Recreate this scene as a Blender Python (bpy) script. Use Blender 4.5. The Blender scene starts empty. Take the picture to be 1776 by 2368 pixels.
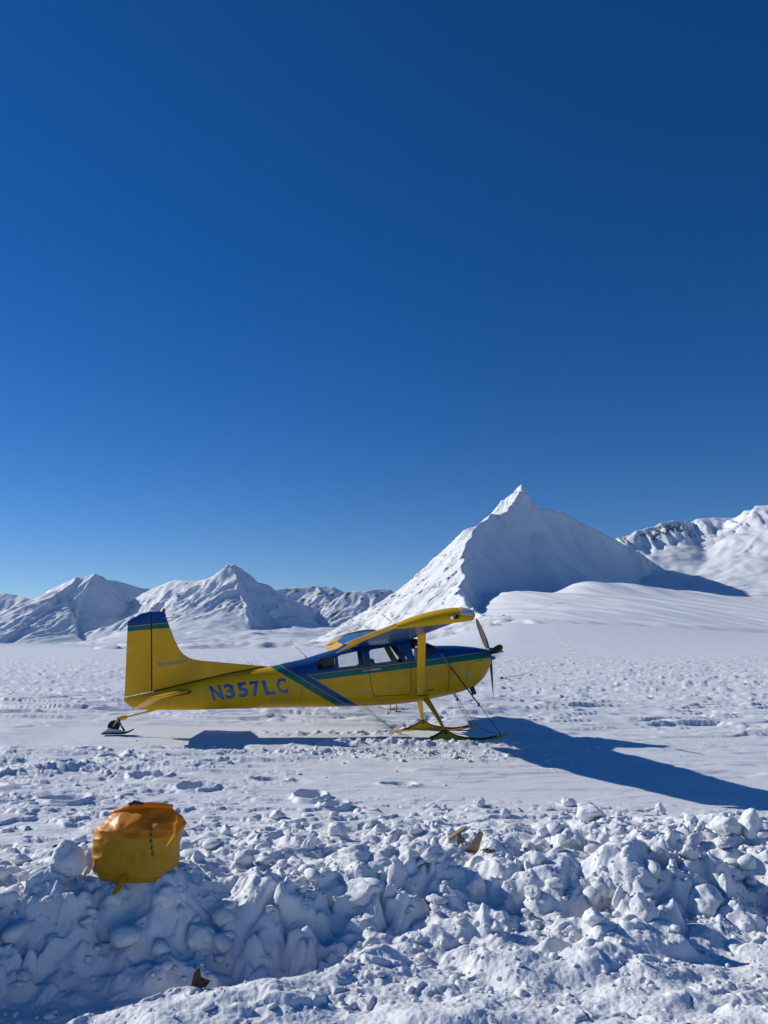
import bpy, bmesh, math, random
import numpy as np
from mathutils import Vector, Matrix, noise as mnoise

SC = bpy.context.scene
COL = SC.collection
rad = math.radians
PI = math.pi

# ---------------------------------------------------------------- camera
CZ, PITCH, FPX, PW, PH = 1.75, rad(9.9), 1779.0, 1776.0, 2368.0
cam_d = bpy.data.cameras.new('camera')
cam = bpy.data.objects.new('camera', cam_d); COL.objects.link(cam)
cam.location = (0, 0, CZ); cam.rotation_euler = (PI / 2 + PITCH, 0, 0)
cam_d.sensor_fit = 'VERTICAL'; cam_d.sensor_height = 36.0; cam_d.lens = 36.0 * FPX / PH
cam_d.clip_start = 0.05; cam_d.clip_end = 60000
SC.camera = cam

# ---------------------------------------------------------------- sky and sun
SUN_AZ, SUN_EL = rad(-64.6), rad(27.5)          # azimuth from +Y towards +X
world = bpy.data.worlds.new('World'); SC.world = world; world.use_nodes = True
wn, wl = world.node_tree.nodes, world.node_tree.links
sky = wn.new('ShaderNodeTexSky'); sky.sky_type = 'NISHITA'; sky.sun_disc = False
sky.sun_elevation = SUN_EL; sky.sun_rotation = SUN_AZ
sky.altitude = 0; sky.air_density = 0.7; sky.dust_density = 0.0; sky.ozone_density = 3.0
bg = wn['Background']; bg.inputs[1].default_value = 0.075
hs = wn.new('ShaderNodeHueSaturation'); hs.inputs['Saturation'].default_value = 1.36; hs.inputs['Value'].default_value = 1.2; hs.inputs['Hue'].default_value = 0.511
wl.new(sky.outputs[0], hs.inputs['Color']); wl.new(hs.outputs[0], bg.inputs[0])
sun_d = bpy.data.lights.new('sun', 'SUN'); sun = bpy.data.objects.new('sun', sun_d); COL.objects.link(sun)
SDIR = Vector((math.sin(SUN_AZ) * math.cos(SUN_EL), math.cos(SUN_AZ) * math.cos(SUN_EL), math.sin(SUN_EL)))
sun.rotation_euler = SDIR.to_track_quat('Z', 'Y').to_euler(); sun.location = (-20, 12, 20)
sun_d.energy = 4.2; sun_d.angle = rad(0.53); sun_d.color = (1.0, 0.96, 0.88)
vs = SC.view_settings
vs.view_transform = 'Standard'; vs.look = 'None'; vs.exposure = 0.0; vs.gamma = 1.0; vs.use_curve_mapping = False
SC.render.engine = 'CYCLES'
SC.cycles.use_denoising = True
SC.cycles.max_bounces = 6; SC.cycles.diffuse_bounces = 1; SC.cycles.transparent_max_bounces = 16

rng = random.Random(7)
nrng = np.random.default_rng(11)

# ---------------------------------------------------------------- numpy noise
_perm = nrng.permutation(256); _perm = np.concatenate([_perm, _perm, _perm])
_ga = nrng.random(256) * 2 * PI; _gx, _gy = np.cos(_ga), np.sin(_ga)
def perlin(x, y):
    x = np.asarray(x, float); y = np.asarray(y, float)
    xi = np.floor(x).astype(np.int64); yi = np.floor(y).astype(np.int64)
    xf, yf = x - xi, y - yi
    xi &= 255; yi &= 255
    u = xf * xf * xf * (xf * (xf * 6 - 15) + 10); v = yf * yf * yf * (yf * (yf * 6 - 15) + 10)
    def g(ix, iy, fx, fy):
        h = _perm[_perm[ix] + iy]; return _gx[h] * fx + _gy[h] * fy
    a = g(xi, yi, xf, yf); b = g(xi + 1, yi, xf - 1, yf)
    c = g(xi, yi + 1, xf, yf - 1); d = g(xi + 1, yi + 1, xf - 1, yf - 1)
    return ((a + (b - a) * u) + ((c + (d - c) * u) - (a + (b - a) * u)) * v) * 1.5
def fbm(x, y, n=4, lac=2.03, gain=0.5):
    s, a = 0.0, 1.0
    for i in range(n):
        s = s + a * perlin(x + 17.3 * i, y - 9.1 * i); x, y, a = x * lac, y * lac, a * gain
    return s
def ridged(x, y, n=4, lac=2.1, gain=0.5):
    s, a = 0.0, 1.0
    for i in range(n):
        s = s + a * (1 - np.abs(perlin(x + 31.7 * i, y + 5.3 * i)) * 1.6); x, y, a = x * lac, y * lac, a * gain
    return s
_wr = nrng.random((65536, 6))
def blocks(x, y, seed=0):
    """broken blocks: every cell is a tilted slab of its own height, edges rounded into the joints (about -0.5..0.8)"""
    xi, yi = np.floor(x).astype(np.int64), np.floor(y).astype(np.int64)
    d1 = np.full(x.shape, 9.0); d2 = np.full(x.shape, 9.0); h = np.zeros(x.shape)
    for i in (-1, 0, 1):
        for j in (-1, 0, 1):
            cx, cy = xi + i, yi + j; k = (cx * 7919 + cy * 104729 + seed * 1299709) & 65535; q = _wr[k]
            dx, dy = x - cx - q[:, 0], y - cy - q[:, 1]; d = dx * dx + dy * dy
            hh = q[:, 2] ** 2 + (q[:, 3] - 0.5) * 1.1 * dx + (q[:, 4] - 0.6) * 1.1 * dy
            m = d < d1; d2 = np.where(m, d1, np.minimum(d2, d)); h = np.where(m, hh, h); d1 = np.where(m, d, d1)
    e = np.sqrt(d2) - np.sqrt(d1)
    return (h - 0.15) * sstep(0.0, 0.24, e) + 0.25 * sstep(0.0, 0.4, e) - 0.2
def sstep(a, b, x):
    t = np.clip((np.asarray(x, float) - a) / (b - a), 0, 1); return t * t * (3 - 2 * t)
def smax(a, b, k):
    h = np.clip(0.5 + 0.5 * (a - b) / k, 0, 1); return b + (a - b) * h + k * h * (1 - h)
def at(px, py, Y):
    """point at ground distance Y whose direction is the photo pixel (px, py)"""
    a, b = (px - PW / 2) / FPX, (PH / 2 - py) / FPX
    dy = math.cos(PITCH) - b * math.sin(PITCH); dz = math.sin(PITCH) + b * math.cos(PITCH)
    return (a / dy * Y, Y, CZ + dz / dy * Y)

# ---------------------------------------------------------------- materials
def mat(name, col, rough=0.5, metal=0.0, coat=0.0, bump=0.0, bscale=40.0, var=0.0, vscale=6.0, spec=0.5):
    m = bpy.data.materials.new(name); m.use_nodes = True
    n, l = m.node_tree.nodes, m.node_tree.links; p = n['Principled BSDF']
    p.inputs['Roughness'].default_value = rough; p.inputs['Metallic'].default_value = metal
    p.inputs['Coat Weight'].default_value = coat; p.inputs['Coat Roughness'].default_value = 0.08
    p.inputs['Specular IOR Level'].default_value = spec
    p.inputs['Base Color'].default_value = (*col, 1)
    tc = n.new('ShaderNodeTexCoord')
    if var > 0:
        nz = n.new('ShaderNodeTexNoise'); nz.inputs['Scale'].default_value = vscale; nz.inputs['Detail'].default_value = 5
        l.new(tc.outputs['Object'], nz.inputs['Vector'])
        mr = n.new('ShaderNodeMapRange'); mr.inputs[1].default_value = 0.3; mr.inputs[2].default_value = 0.7
        mr.inputs[3].default_value = 1 - var; mr.inputs[4].default_value = 1 + var
        l.new(nz.outputs[0], mr.inputs[0])
        mx = n.new('ShaderNodeVectorMath'); mx.operation = 'SCALE'; mx.inputs[0].default_value = col
        l.new(mr.outputs[0], mx.inputs['Scale']); l.new(mx.outputs[0], p.inputs['Base Color'])
    if bump > 0:
        nb = n.new('ShaderNodeTexNoise'); nb.inputs['Scale'].default_value = bscale; nb.inputs['Detail'].default_value = 4
        l.new(tc.outputs['Object'], nb.inputs['Vector'])
        b = n.new('ShaderNodeBump'); b.inputs['Strength'].default_value = bump; b.inputs['Distance'].default_value = 0.02
        l.new(nb.outputs[0], b.inputs['Height']); l.new(b.outputs[0], p.inputs['Normal'])
    return m

YEL, BLU, GRN, GLD = (0.78, 0.43, 0.0), (0.001, 0.062, 0.235), (0.0, 0.15, 0.115), (0.42, 0.33, 0.12)
M = {}
M['yellow'] = mat('yellow_paint', YEL, 0.42, coat=0.10, var=0.08, vscale=2.2, spec=0.3)
M['blue'] = mat('blue_paint', BLU, 0.22, coat=0.0, spec=0.3, var=0.08, vscale=2.0)
M['dark'] = mat('dark_trim', (0.012, 0.012, 0.014), 0.5, var=0.2)
M['black'] = mat('black_paint', (0.006, 0.006, 0.007), 0.42)
M['bladeback'] = mat('blade_grey', (0.006, 0.0065, 0.0075), 0.6, var=0.15, spec=0.25)
M['chrome'] = mat('polished_metal', (0.75, 0.76, 0.78), 0.12, metal=1.0)
M['steel'] = mat('grey_steel', (0.35, 0.35, 0.36), 0.4, metal=0.7)
M['white'] = mat('white_paint', (0.72, 0.72, 0.72), 0.4, var=0.06)
M['letter'] = mat('letter_blue', (0.001, 0.085, 0.30), 0.35, coat=0.3)
M['faded'] = mat('faded_letter', (0.30, 0.27, 0.22), 0.5)
M['seam'] = mat('seam_dark', (0.05, 0.028, 0.004), 0.7)
M['rivet'] = mat('seam_soft', (0.30, 0.16, 0.0), 0.6)
M['tan'] = mat('tan_liner', (0.42, 0.27, 0.10), 0.8, var=0.15, bump=0.3)
M['seat'] = mat('seat_cloth', (0.035, 0.033, 0.035), 0.85, var=0.15, bump=0.3)
M['rubber'] = mat('rubber', (0.01, 0.01, 0.01), 0.75)
M['red'] = mat('red_lens', (0.5, 0.01, 0.012), 0.2)
M['wood'] = mat('raw_plywood', (0.30, 0.205, 0.125), 0.75, var=0.22, vscale=25, bump=0.35, bscale=90)
M['darkwood'] = mat('brown_wood', (0.085, 0.05, 0.03), 0.75, var=0.3, vscale=30, bump=0.35, bscale=90)
M['gold'] = mat('gold_print', GLD, 0.5)
M['sticker'] = mat('pale_sticker', (0.30, 0.32, 0.40), 0.5)

def half_plane(n, l, sx, sz, p, q):
    """signed distance (left of p->q positive) in the x-z plane of the object"""
    dx, dz = q[0] - p[0], q[1] - p[1]; L = math.hypot(dx, dz); nx, nz = -dz / L, dx / L
    a = n.new('ShaderNodeMath'); a.operation = 'MULTIPLY'; a.inputs[1].default_value = nx; l.new(sx, a.inputs[0])
    b = n.new('ShaderNodeMath'); b.operation = 'MULTIPLY_ADD'; b.inputs[1].default_value = nz; l.new(sz, b.inputs[0]); l.new(a.outputs[0], b.inputs[2])
    c = n.new('ShaderNodeMath'); c.operation = 'SUBTRACT'; l.new(b.outputs[0], c.inputs[0]); c.inputs[1].default_value = nx * p[0] + nz * p[1]
    return c.outputs[0]
def paint_material(name, regions):
    """yellow paint with flat colour regions; a region is (colour, [(p, q, offset), ...]) of half planes"""
    m = mat(name, YEL, 0.42, coat=0.10, spec=0.3)
    n, l = m.node_tree.nodes, m.node_tree.links; p = n['Principled BSDF']
    tc = n.new('ShaderNodeTexCoord'); sp = n.new('ShaderNodeSeparateXYZ'); l.new(tc.outputs['Object'], sp.inputs[0])
    cur = None
    for col, hps in regions:
        mn = None
        for (a, b, off) in hps:
            o = half_plane(n, l, sp.outputs[0], sp.outputs[2], a, b)
            if off:
                ad = n.new('ShaderNodeMath'); ad.operation = 'ADD'; ad.inputs[1].default_value = off; l.new(o, ad.inputs[0]); o = ad.outputs[0]
            if mn is None: mn = o
            else:
                k = n.new('ShaderNodeMath'); k.operation = 'MINIMUM'; l.new(mn, k.inputs[0]); l.new(o, k.inputs[1]); mn = k.outputs[0]
        g = n.new('ShaderNodeMath'); g.operation = 'GREATER_THAN'; g.inputs[1].default_value = 0; l.new(mn, g.inputs[0])
        mx = n.new('ShaderNodeMix'); mx.data_type = 'RGBA'; l.new(g.outputs[0], mx.inputs[0])
        if cur is None: mx.inputs[6].default_value = (*YEL, 1)
        else: l.new(cur, mx.inputs[6])
        mx.inputs[7].default_value = (*col, 1); cur = mx.outputs[2]
    nz = n.new('ShaderNodeTexNoise'); nz.inputs['Scale'].default_value = 2.0; nz.inputs['Detail'].default_value = 6
    l.new(tc.outputs['Object'], nz.inputs['Vector'])
    mr = n.new('ShaderNodeMapRange'); mr.inputs[1].default_value = 0.3; mr.inputs[2].default_value = 0.7; mr.inputs[3].default_value = 0.84; mr.inputs[4].default_value = 1.07
    l.new(nz.outputs[0], mr.inputs[0])
    sc = n.new('ShaderNodeVectorMath'); sc.operation = 'SCALE'; l.new(cur, sc.inputs[0]); l.new(mr.outputs[0], sc.inputs['Scale'])
    l.new(sc.outputs[0], p.inputs['Base Color'])
    nb = n.new('ShaderNodeTexNoise'); nb.inputs['Scale'].default_value = 3.5; nb.inputs['Detail'].default_value = 2
    l.new(tc.outputs['Object'], nb.inputs['Vector'])
    b = n.new('ShaderNodeBump'); b.inputs['Strength'].default_value = 0.12; b.inputs['Distance'].default_value = 0.02
    l.new(nb.outputs[0], b.inputs['Height']); l.new(b.outputs[0], p.inputs['Normal'])
    return m

# stripe lines (forward, up) in metres; left of p->q is inside
ST_T = ((-1.573, 1.178), (2.121, 1.631)); ST_B = ((-1.404, 1.084), (2.118, 1.508))
DG_L = ((-1.056, 0.602), (-2.30, 1.318)); DG_R = ((-0.810, 0.600), (-2.25, 1.439)); DB_R = ((-0.596, 0.600), (-1.571, 1.176))
R = lambda seg: (seg[1], seg[0])
gw = 0.012
M['scheme'] = paint_material('fuselage_paint', [
    (GRN, [(*R(DG_L), 0)]),                                         # everything ahead of the green diagonal
    (GLD, [(*R(DG_R), gw)]),
    (BLU, [(*R(DG_R), 0)]),
    (GLD, [(*R(DB_R), gw), (*R(ST_T), gw)]),                        # gold edge of the lower field
    (GRN, [(*R(DB_R), 0), (*R(ST_T), 0)]),
    (GLD, [(*R(DB_R), 0), (*R(ST_B), gw * 0.6)]),
    (YEL, [(*R(DB_R), -0.0), (*R(ST_B), 0)]),
])
FB = ((-5.3, 2.135), (-4.3, 2.235)); FG = ((-5.3, 2.035), (-4.3, 2.125))
M['finscheme'] = paint_material('fin_paint', [(GRN, [(*FG, 0)]), (GLD, [(*FB, gw)]), (BLU, [(*FB, 0)])])

def glass_material(name, tint, gloss=0.12):
    m = bpy.data.materials.new(name); m.use_nodes = True; n, l = m.node_tree.nodes, m.node_tree.links
    n.clear(); o = n.new('ShaderNodeOutputMaterial'); t = n.new('ShaderNodeBsdfTransparent'); t.inputs[0].default_value = (*tint, 1)
    g = n.new('ShaderNodeBsdfGlossy'); g.inputs['Roughness'].default_value = 0.03
    f = n.new('ShaderNodeFresnel'); f.inputs[0].default_value = 1.45
    x = n.new('ShaderNodeMixShader'); l.new(f.outputs[0], x.inputs[0]); l.new(t.outputs[0], x.inputs[1]); l.new(g.outputs[0], x.inputs[2]); l.new(x.outputs[0], o.inputs[0])
    return m
M['glass'] = glass_material('window_glass', (0.93, 0.95, 0.95))
M['lens'] = mat('frosted_lens', (0.62, 0.63, 0.66), 0.3)

def snow_material(name, rock=False, bump=0.25, scale=1.0, coarse=True):
    m = bpy.data.materials.new(name); m.use_nodes = True; n, l = m.node_tree.nodes, m.node_tree.links; p = n['Principled BSDF']
    p.inputs['Roughness'].default_value = 0.6; p.inputs['Specular IOR Level'].default_value = 0.25
    g = n.new('ShaderNodeNewGeometry')
    nz = n.new('ShaderNodeTexNoise'); nz.inputs['Scale'].default_value = 1.3 * scale; nz.inputs['Detail'].default_value = 6; l.new(g.outputs['Position'], nz.inputs['Vector'])
    cr = n.new('ShaderNodeMix'); cr.data_type = 'RGBA'; cr.inputs[6].default_value = (0.79, 0.82, 0.845, 1); cr.inputs[7].default_value = (0.87, 0.885, 0.895, 1)
    l.new(nz.outputs[0], cr.inputs[0]); base = cr.outputs[2]
    if rock:
        at_ = n.new('ShaderNodeAttribute'); at_.attribute_name = 'rock'
        nr = n.new('ShaderNodeTexNoise'); nr.inputs['Scale'].default_value = 2.6 * scale; nr.inputs['Detail'].default_value = 8; nr.inputs['Roughness'].default_value = 0.7
        l.new(g.outputs['Position'], nr.inputs['Vector'])
        a = n.new('ShaderNodeMath'); a.operation = 'MULTIPLY_ADD'; l.new(nr.outputs[0], a.inputs[0]); a.inputs[1].default_value = 0.9; a.inputs[2].default_value = -0.45
        s = n.new('ShaderNodeMath'); s.operation = 'ADD'; l.new(a.outputs[0], s.inputs[0]); l.new(at_.outputs['Fac'], s.inputs[1])
        t = n.new('ShaderNodeMapRange'); t.inputs[1].default_value = 0.47; t.inputs[2].default_value = 0.56; l.new(s.outputs[0], t.inputs[0])
        rk = n.new('ShaderNodeMix'); rk.data_type = 'RGBA'; l.new(nr.outputs[0], rk.inputs[0]); rk.inputs[6].default_value = (0.025, 0.027, 0.031, 1); rk.inputs[7].default_value = (0.068, 0.072, 0.080, 1)
        mx = n.new('ShaderNodeMix'); mx.data_type = 'RGBA'; l.new(t.outputs[0], mx.inputs[0]); l.new(base, mx.inputs[6]); l.new(rk.outputs[2], mx.inputs[7]); base = mx.outputs[2]
    l.new(base, p.inputs['Base Color'])
    n1 = n.new('ShaderNodeTexNoise'); n1.inputs['Scale'].default_value = 42 * scale; n1.inputs['Detail'].default_value = 6; n1.inputs['Roughness'].default_value = 0.65
    l.new(g.outputs['Position'], n1.inputs['Vector'])
    b = n.new('ShaderNodeBump'); b.inputs['Strength'].default_value = bump; b.inputs['Distance'].default_value = 0.02 / scale
    l.new(n1.outputs[0], b.inputs['Height']); l.new(b.outputs[0], p.inputs['Normal'])
    return m
M['snow'] = snow_material('snow', bump=0.45)
M['chunk'] = snow_material('snow_chunk', bump=0.5)
M['mountain'] = snow_material('mountain_snow', rock=True, bump=0.12, scale=0.012)
M['near_mountain'] = snow_material('slope_snow', rock=True, bump=0.06, scale=0.03)

# ---------------------------------------------------------------- mesh helpers
def tag(o, label=None, cat=None, group=None, kind=None):
    for k, v in (('label', label), ('category', cat), ('group', group), ('kind', kind)):
        if v: o[k] = v
    return o
def link(name, me, m, parent=None):
    o = bpy.data.objects.new(name, me); COL.objects.link(o)
    if m is not None:
        for q in (m if isinstance(m, (list, tuple)) else [m]): me.materials.append(q)
    if parent is not None: o.parent = parent
    return o
def empty(name, loc, rz=0.0):
    o = bpy.data.objects.new(name, None); COL.objects.link(o); o.location = loc; o.rotation_euler = (0, 0, rz); o.empty_display_size = 0.2
    return o
def smooth_mesh(me, angle=None):
    me.polygons.foreach_set('use_smooth', np.ones(len(me.polygons), bool))
    if angle is not None:
        try: me.set_sharp_from_angle(angle=rad(angle))
        except Exception: pass
def grid_mesh(name, V, nu, nv, smooth=True, wrap=False):
    """V: (nu*nv,3) array, index i*nv+j"""
    me = bpy.data.meshes.new(name)
    ni = nu if wrap else nu - 1
    i, j = np.meshgrid(np.arange(ni), np.arange(nv - 1), indexing='ij'); i, j = i.ravel(), j.ravel(); i2 = (i + 1) % nu
    F = np.stack([i * nv + j, i2 * nv + j, i2 * nv + j + 1, i * nv + j + 1], 1).astype(np.int32)
    me.vertices.add(len(V)); me.vertices.foreach_set('co', np.ascontiguousarray(V, np.float32).ravel())
    me.loops.add(F.size); me.loops.foreach_set('vertex_index', F.ravel())
    me.polygons.add(len(F)); me.polygons.foreach_set('loop_start', np.arange(0, F.size, 4, dtype=np.int32))
    me.polygons.foreach_set('use_smooth', np.full(len(F), smooth))
    me.update(calc_edges=True)
    return me

class MB:
    """collects geometry given as (forward s, right r, up z); stored as local (x, y, z) = (s, -r, z)"""
    def __init__(self, flip=True): self.v, self.f, self.k = [], [], (-1.0 if flip else 1.0)
    def add(self, vs, fs):
        b = len(self.v); self.v += [(p[0], self.k * p[1], p[2]) for p in vs]; self.f += [[b + i for i in q] for q in fs]; return self
    def box(self, c, d, rot=None):
        pts = []
        for x in (-1, 1):
            for y in (-1, 1):
                for z in (-1, 1):
                    p = Vector((x * d[0] / 2, y * d[1] / 2, z * d[2] / 2))
                    if rot is not None: p = rot @ p
                    pts.append((p.x + c[0], p.y + c[1], p.z + c[2]))
        return self.add(pts, [(0, 1, 3, 2), (4, 6, 7, 5), (0, 4, 5, 1), (2, 3, 7, 6), (0, 2, 6, 4), (1, 5, 7, 3)])
    def prism(self, poly, r0, r1):
        n = len(poly)
        vs = [(p[0], r0, p[1]) for p in poly] + [(p[0], r1, p[1]) for p in poly]
        return self.add(vs, [tuple(range(n)), tuple(range(2 * n - 1, n - 1, -1))] + [(i, (i + 1) % n, n + (i + 1) % n, n + i) for i in range(n)])
    def rings(self, rings, cap=True):
        n = len(rings[0]); vs = [p for r_ in rings for p in r_]; fs = []
        for a in range(len(rings) - 1):
            for i in range(n):
                j = (i + 1) % n; fs.append((a * n + i, a * n + j, (a + 1) * n + j, (a + 1) * n + i))
        if cap: fs += [tuple(range(n - 1, -1, -1)), tuple(range((len(rings) - 1) * n, len(rings) * n))]
        return self.add(vs, fs)
    def tube(self, path, rr, n=8, flat=1.0):
        P = [Vector(p) for p in path]
        if not isinstance(rr, (list, tuple)): rr = [rr] * len(P)
        rg = []
        up = None
        for i, p in enumerate(P):
            t = (P[min(i + 1, len(P) - 1)] - P[max(i - 1, 0)]).normalized()
            if up is None: up = Vector((0, 0, 1)) if abs(t.z) < 0.9 else Vector((1, 0, 0))
            a = t.cross(up).normalized(); b = a.cross(t).normalized(); up = b
            rg.append([tuple(p + a * (rr[i] * math.cos(2 * PI * k / n)) + b * (rr[i] * flat * math.sin(2 * PI * k / n))) for k in range(n)])
        return self.rings(rg)
    def ball(self, c, d, nu=12, nv=8):
        rg = []
        for a in range(1, nv):
            th = PI * a / nv
            rg.append([(c[0] + d[0] / 2 * math.sin(th) * math.cos(2 * PI * k / nu), c[1] + d[1] / 2 * math.sin(th) * math.sin(2 * PI * k / nu), c[2] + d[2] / 2 * math.cos(th)) for k in range(nu)])
        return self.rings(rg)
    def bm(self):
        b = bmesh.new()
        vs = [b.verts.new(p) for p in self.v]
        for f in self.f:
            try: b.faces.new([vs[i] for i in f])
            except ValueError: pass
        bmesh.ops.recalc_face_normals(b, faces=b.faces)
        return b
    def mesh(self, name, smooth=True, bevel=0.0, angle=35):
        b = self.bm()
        if bevel:
            bmesh.ops.bevel(b, geom=[e for e in b.edges if len(e.link_faces) == 2 and e.calc_face_angle(0) > 0.5], offset=bevel, segments=2, affect='EDGES', profile=0.7)
        me = bpy.data.meshes.new(name); b.to_mesh(me); b.free()
        if smooth: smooth_mesh(me, angle)
        return me
    def build(self, name, m, parent=None, smooth=True, bevel=0.0, angle=35):
        return link(name, self.mesh(name, smooth, bevel, angle), m, parent)

def boolean(me, ops):
    """ops: list of (mesh, 'DIFFERENCE' | 'INTERSECT'); returns a new mesh"""
    o = bpy.data.objects.new('work', me); COL.objects.link(o); tmp = []
    for c, op in ops:
        t = bpy.data.objects.new('cut', c); COL.objects.link(t); tmp.append(t)
        md = o.modifiers.new('b', 'BOOLEAN'); md.operation = op; md.object = t; md.solver = 'EXACT'
    bpy.context.view_layer.update()
    dg = bpy.context.evaluated_depsgraph_get()
    res = bpy.data.meshes.new_from_object(o.evaluated_get(dg), depsgraph=dg)
    for t in tmp: bpy.data.objects.remove(t)
    bpy.data.objects.remove(o)
    return res

# ================================================================ SNOW SURFACE (height functions)
PSI = rad(8.0); PO = (0.0, 16.35); PHX, PHY = math.cos(PSI), math.sin(PSI)
def plane_sr(x, y):
    dx, dy = x - PO[0], y - PO[1]
    return dx * PHX + dy * PHY, dx * PHY - dy * PHX
# pit in front of the camera: foot of the shovelled wall (x -> y), crest height, floor height
WX = np.array([-9.0, -3.6, -3.0, -2.6, -2.2, -1.7, -1.2, -0.6, 0.0, 0.6, 1.2, 2.0, 3.0, 5.0, 9.0])
WB = np.array([2.2, 2.6, 3.1, 3.75, 4.22, 4.45, 4.52, 4.68, 4.92, 5.02, 5.06, 5.14, 5.2, 5.1, 4.9])
WC = np.array([.42, .45, .46, .44, .38, .33, .31, .32, .33, .32, .34, .37, .38, .38, .36])
WF = np.array([-.08, -.08, -.08, -.08, -.09, -.10, -.11, -.11, -.12, -.13, -.13, -.13, -.13, -.13, -.13])
def ground_h(x, y, fine=True):
    x = np.asarray(x, float); y = np.asarray(y, float); d = np.hypot(x, y)
    # broad shape
    z = np.where(x > 0, -0.026, -0.016) * np.clip(x, -9, 9) * np.exp(-(d / 60.0) ** 2) * sstep(6, 12, d)
    z = z - 0.0009 * np.maximum(d - 80, 0) * sstep(0.0, -0.25, x / np.maximum(d, 1))
    az = x / np.maximum(y, 1.0)
    rise = sstep(-0.02, 0.18, az) * (1 - 0.55 * sstep(0.2, 0.6, az))
    rise = np.where(y > 0, rise, 0)
    z = z + rise * (0.036 * np.maximum(d - 110, 0) * sstep(110, 420, d)) * (d < 3000)
    z = z + 0.10 * fbm(x / 14.0, y / 9.0, 3) * sstep(14, 40, d) * (1 - sstep(250, 600, d))
    if not fine: return z
    far = 1 - sstep(70, 260, d)
    near = 1 - sstep(8.3, 10.5, y)
    s, r = plane_sr(x, y)
    track = (1 - sstep(1.5, 2.1, np.abs(r))) * sstep(-7.5, -6.3, s) * (1 - sstep(2.2, 3.2, s))
    # wind crust: plates with sharp lee edges
    wx, wy = x + 0.5 * perlin(x / 1.9, y / 1.9), y + 0.35 * perlin(x / 2.3 + 9, y / 1.7)
    a1 = fbm(wx / 3.2, wy / 0.9, 3); a2 = fbm(wx / 1.7 + 40, wy / 0.42, 2); a3 = fbm(wx / 5.2 + 7, wy / 2.8, 3); a4 = fbm(wx / 0.5 + 21, wy / 0.22, 2)
    beyond = sstep(15.5, 20.0, y + 0.12 * x)
    k = (0.30 + 0.70 * beyond) * (1 - track) * sstep(8.5, 11, y) * far
    z = z + k * (0.085 * sstep(0.06, 0.24, a1) * (0.4 + 0.6 * sstep(-0.1, 0.3, a3)) + 0.050 * sstep(0.10, 0.32, a2 + 0.25 * a1) + 0.014 * a4 + 0.035 * a3 - 0.02 * sstep(0.2, 0.5, a1))
    z = z + 0.0022 * fbm(x / 0.21, y / 0.12, 3) * sstep(7.5, 9, y) * far
    # trodden snow between the bank and the aircraft (left) and clods thrown up by the skis
    tr = np.exp(-((x + 4.6) / 2.9) ** 2) * np.exp(-((y - 10.9) / 2.6) ** 2) + 0.8 * np.exp(-((x - 0.1) / 2.4) ** 2 - ((y - 12.9) / 0.55) ** 2) + 0.5 * np.exp(-((x + 1.6) / 1.8) ** 2 - ((y - 13.3) / 0.6) ** 2)
    c1 = np.zeros(x.shape); nm = (y < 15) & (y > 2.0) & (np.abs(x) < 9)
    bl, bs, bt = np.zeros(x.shape), np.zeros(x.shape), np.zeros(x.shape)
    if nm.any():
        xn, yn = x[nm], y[nm]; qx, qy = xn + 0.07 * perlin(xn / 0.13, yn / 0.13), yn + 0.07 * perlin(xn / 0.13 + 5, yn / 0.13)
        bl[nm] = blocks(qx / 0.30, qy / 0.25, 1); bs[nm] = blocks(qx / 0.125, qy / 0.105, 2); bt[nm] = blocks(qx / 0.055, qy / 0.05, 3)
    z = z + tr * sstep(-0.15, 0.3, fbm(x / 1.1 + 91, y / 0.8, 3)) * (0.035 * bl + 0.030 * bs + 0.012 * bt) + tr * (0.045 * fbm(x / 1.0, y / 0.6, 3) + 0.035 * sstep(0.0, 0.12, fbm(x / 0.9 + 0.35 * y, y / 0.35, 3)))
    # skid grooves running diagonally on the left
    gv = (x * 0.45 + y * 0.9)
    z = z - 0.05 * np.exp(-((np.mod(gv, 1.15) - 0.5) / 0.10) ** 2) * sstep(0.0, 0.35, perlin(x / 2.4 + 3, y / 1.4)) * np.exp(-((x + 4.4) / 3.0) ** 2 - ((y - 11.2) / 2.6) ** 2)
    for hx, hy, hw, hd, dp in ((-5.6, 10.6, .55, .28, .13), (-5.1, 9.6, .5, .22, .09), (-0.85, 9.35, .16, .22, .16), (-0.55, 8.9, .14, .16, .12), (-2.3, 9.9, .20, .20, .09), (-3.1, 10.6, .22, .2, .08), (-1.5, 10.6, .22, .16, .06), (-3.6, 9.1, .24, .2, .08), (-4.2, 12.4, .18, .2, .07), (-4.9, 13.2, .16, .2, .07), (-2.5, 11.9, .3, .14, .06), (-4.4, 11.2, .16, .2, .08), (0.2, 10.3, .2, .15, .05)):
        q = ((x - hx) / hw) ** 2 + ((y - hy) / hd) ** 2 + 0.5 * perlin(x / 0.2, y / 0.2)
        z = z - dp * (1 - sstep(0.5, 1.2, q)) + 0.4 * dp * np.exp(-((q - 1.6) / 0.5) ** 2)
    # ski path under the aircraft, banked edges
    z = z + 0.09 * np.exp(-((r - 2.0 + 0.15 * perlin(s / 0.9, r)) / 0.30) ** 2) * sstep(-2.6, -1.0, s) * (1 - sstep(2.0, 2.6, s)) * (1 + 0.8 * fbm(x / 0.22, y / 0.22, 3))
    z = z + 0.05 * np.exp(-((r + 0.15 + 0.3 * perlin(s / 1.1, 3.0)) / 0.28) ** 2) * sstep(-3.4, -2.2, s) * (1 - sstep(-0.2, 0.7, s)) * (1 + fbm(x / 0.2, y / 0.2, 3))
    z = z - 0.05 * track + 0.006 * track * fbm(s / 1.3, r / 0.10, 3)
    # boot track leading away under the belly
    bx = -0.4 + 0.42 * (y - 16.0)
    bt = np.exp(-((x - bx) / 0.28) ** 2) * sstep(16.2, 17.2, y) * (1 - sstep(20.5, 22.5, y))
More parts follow.
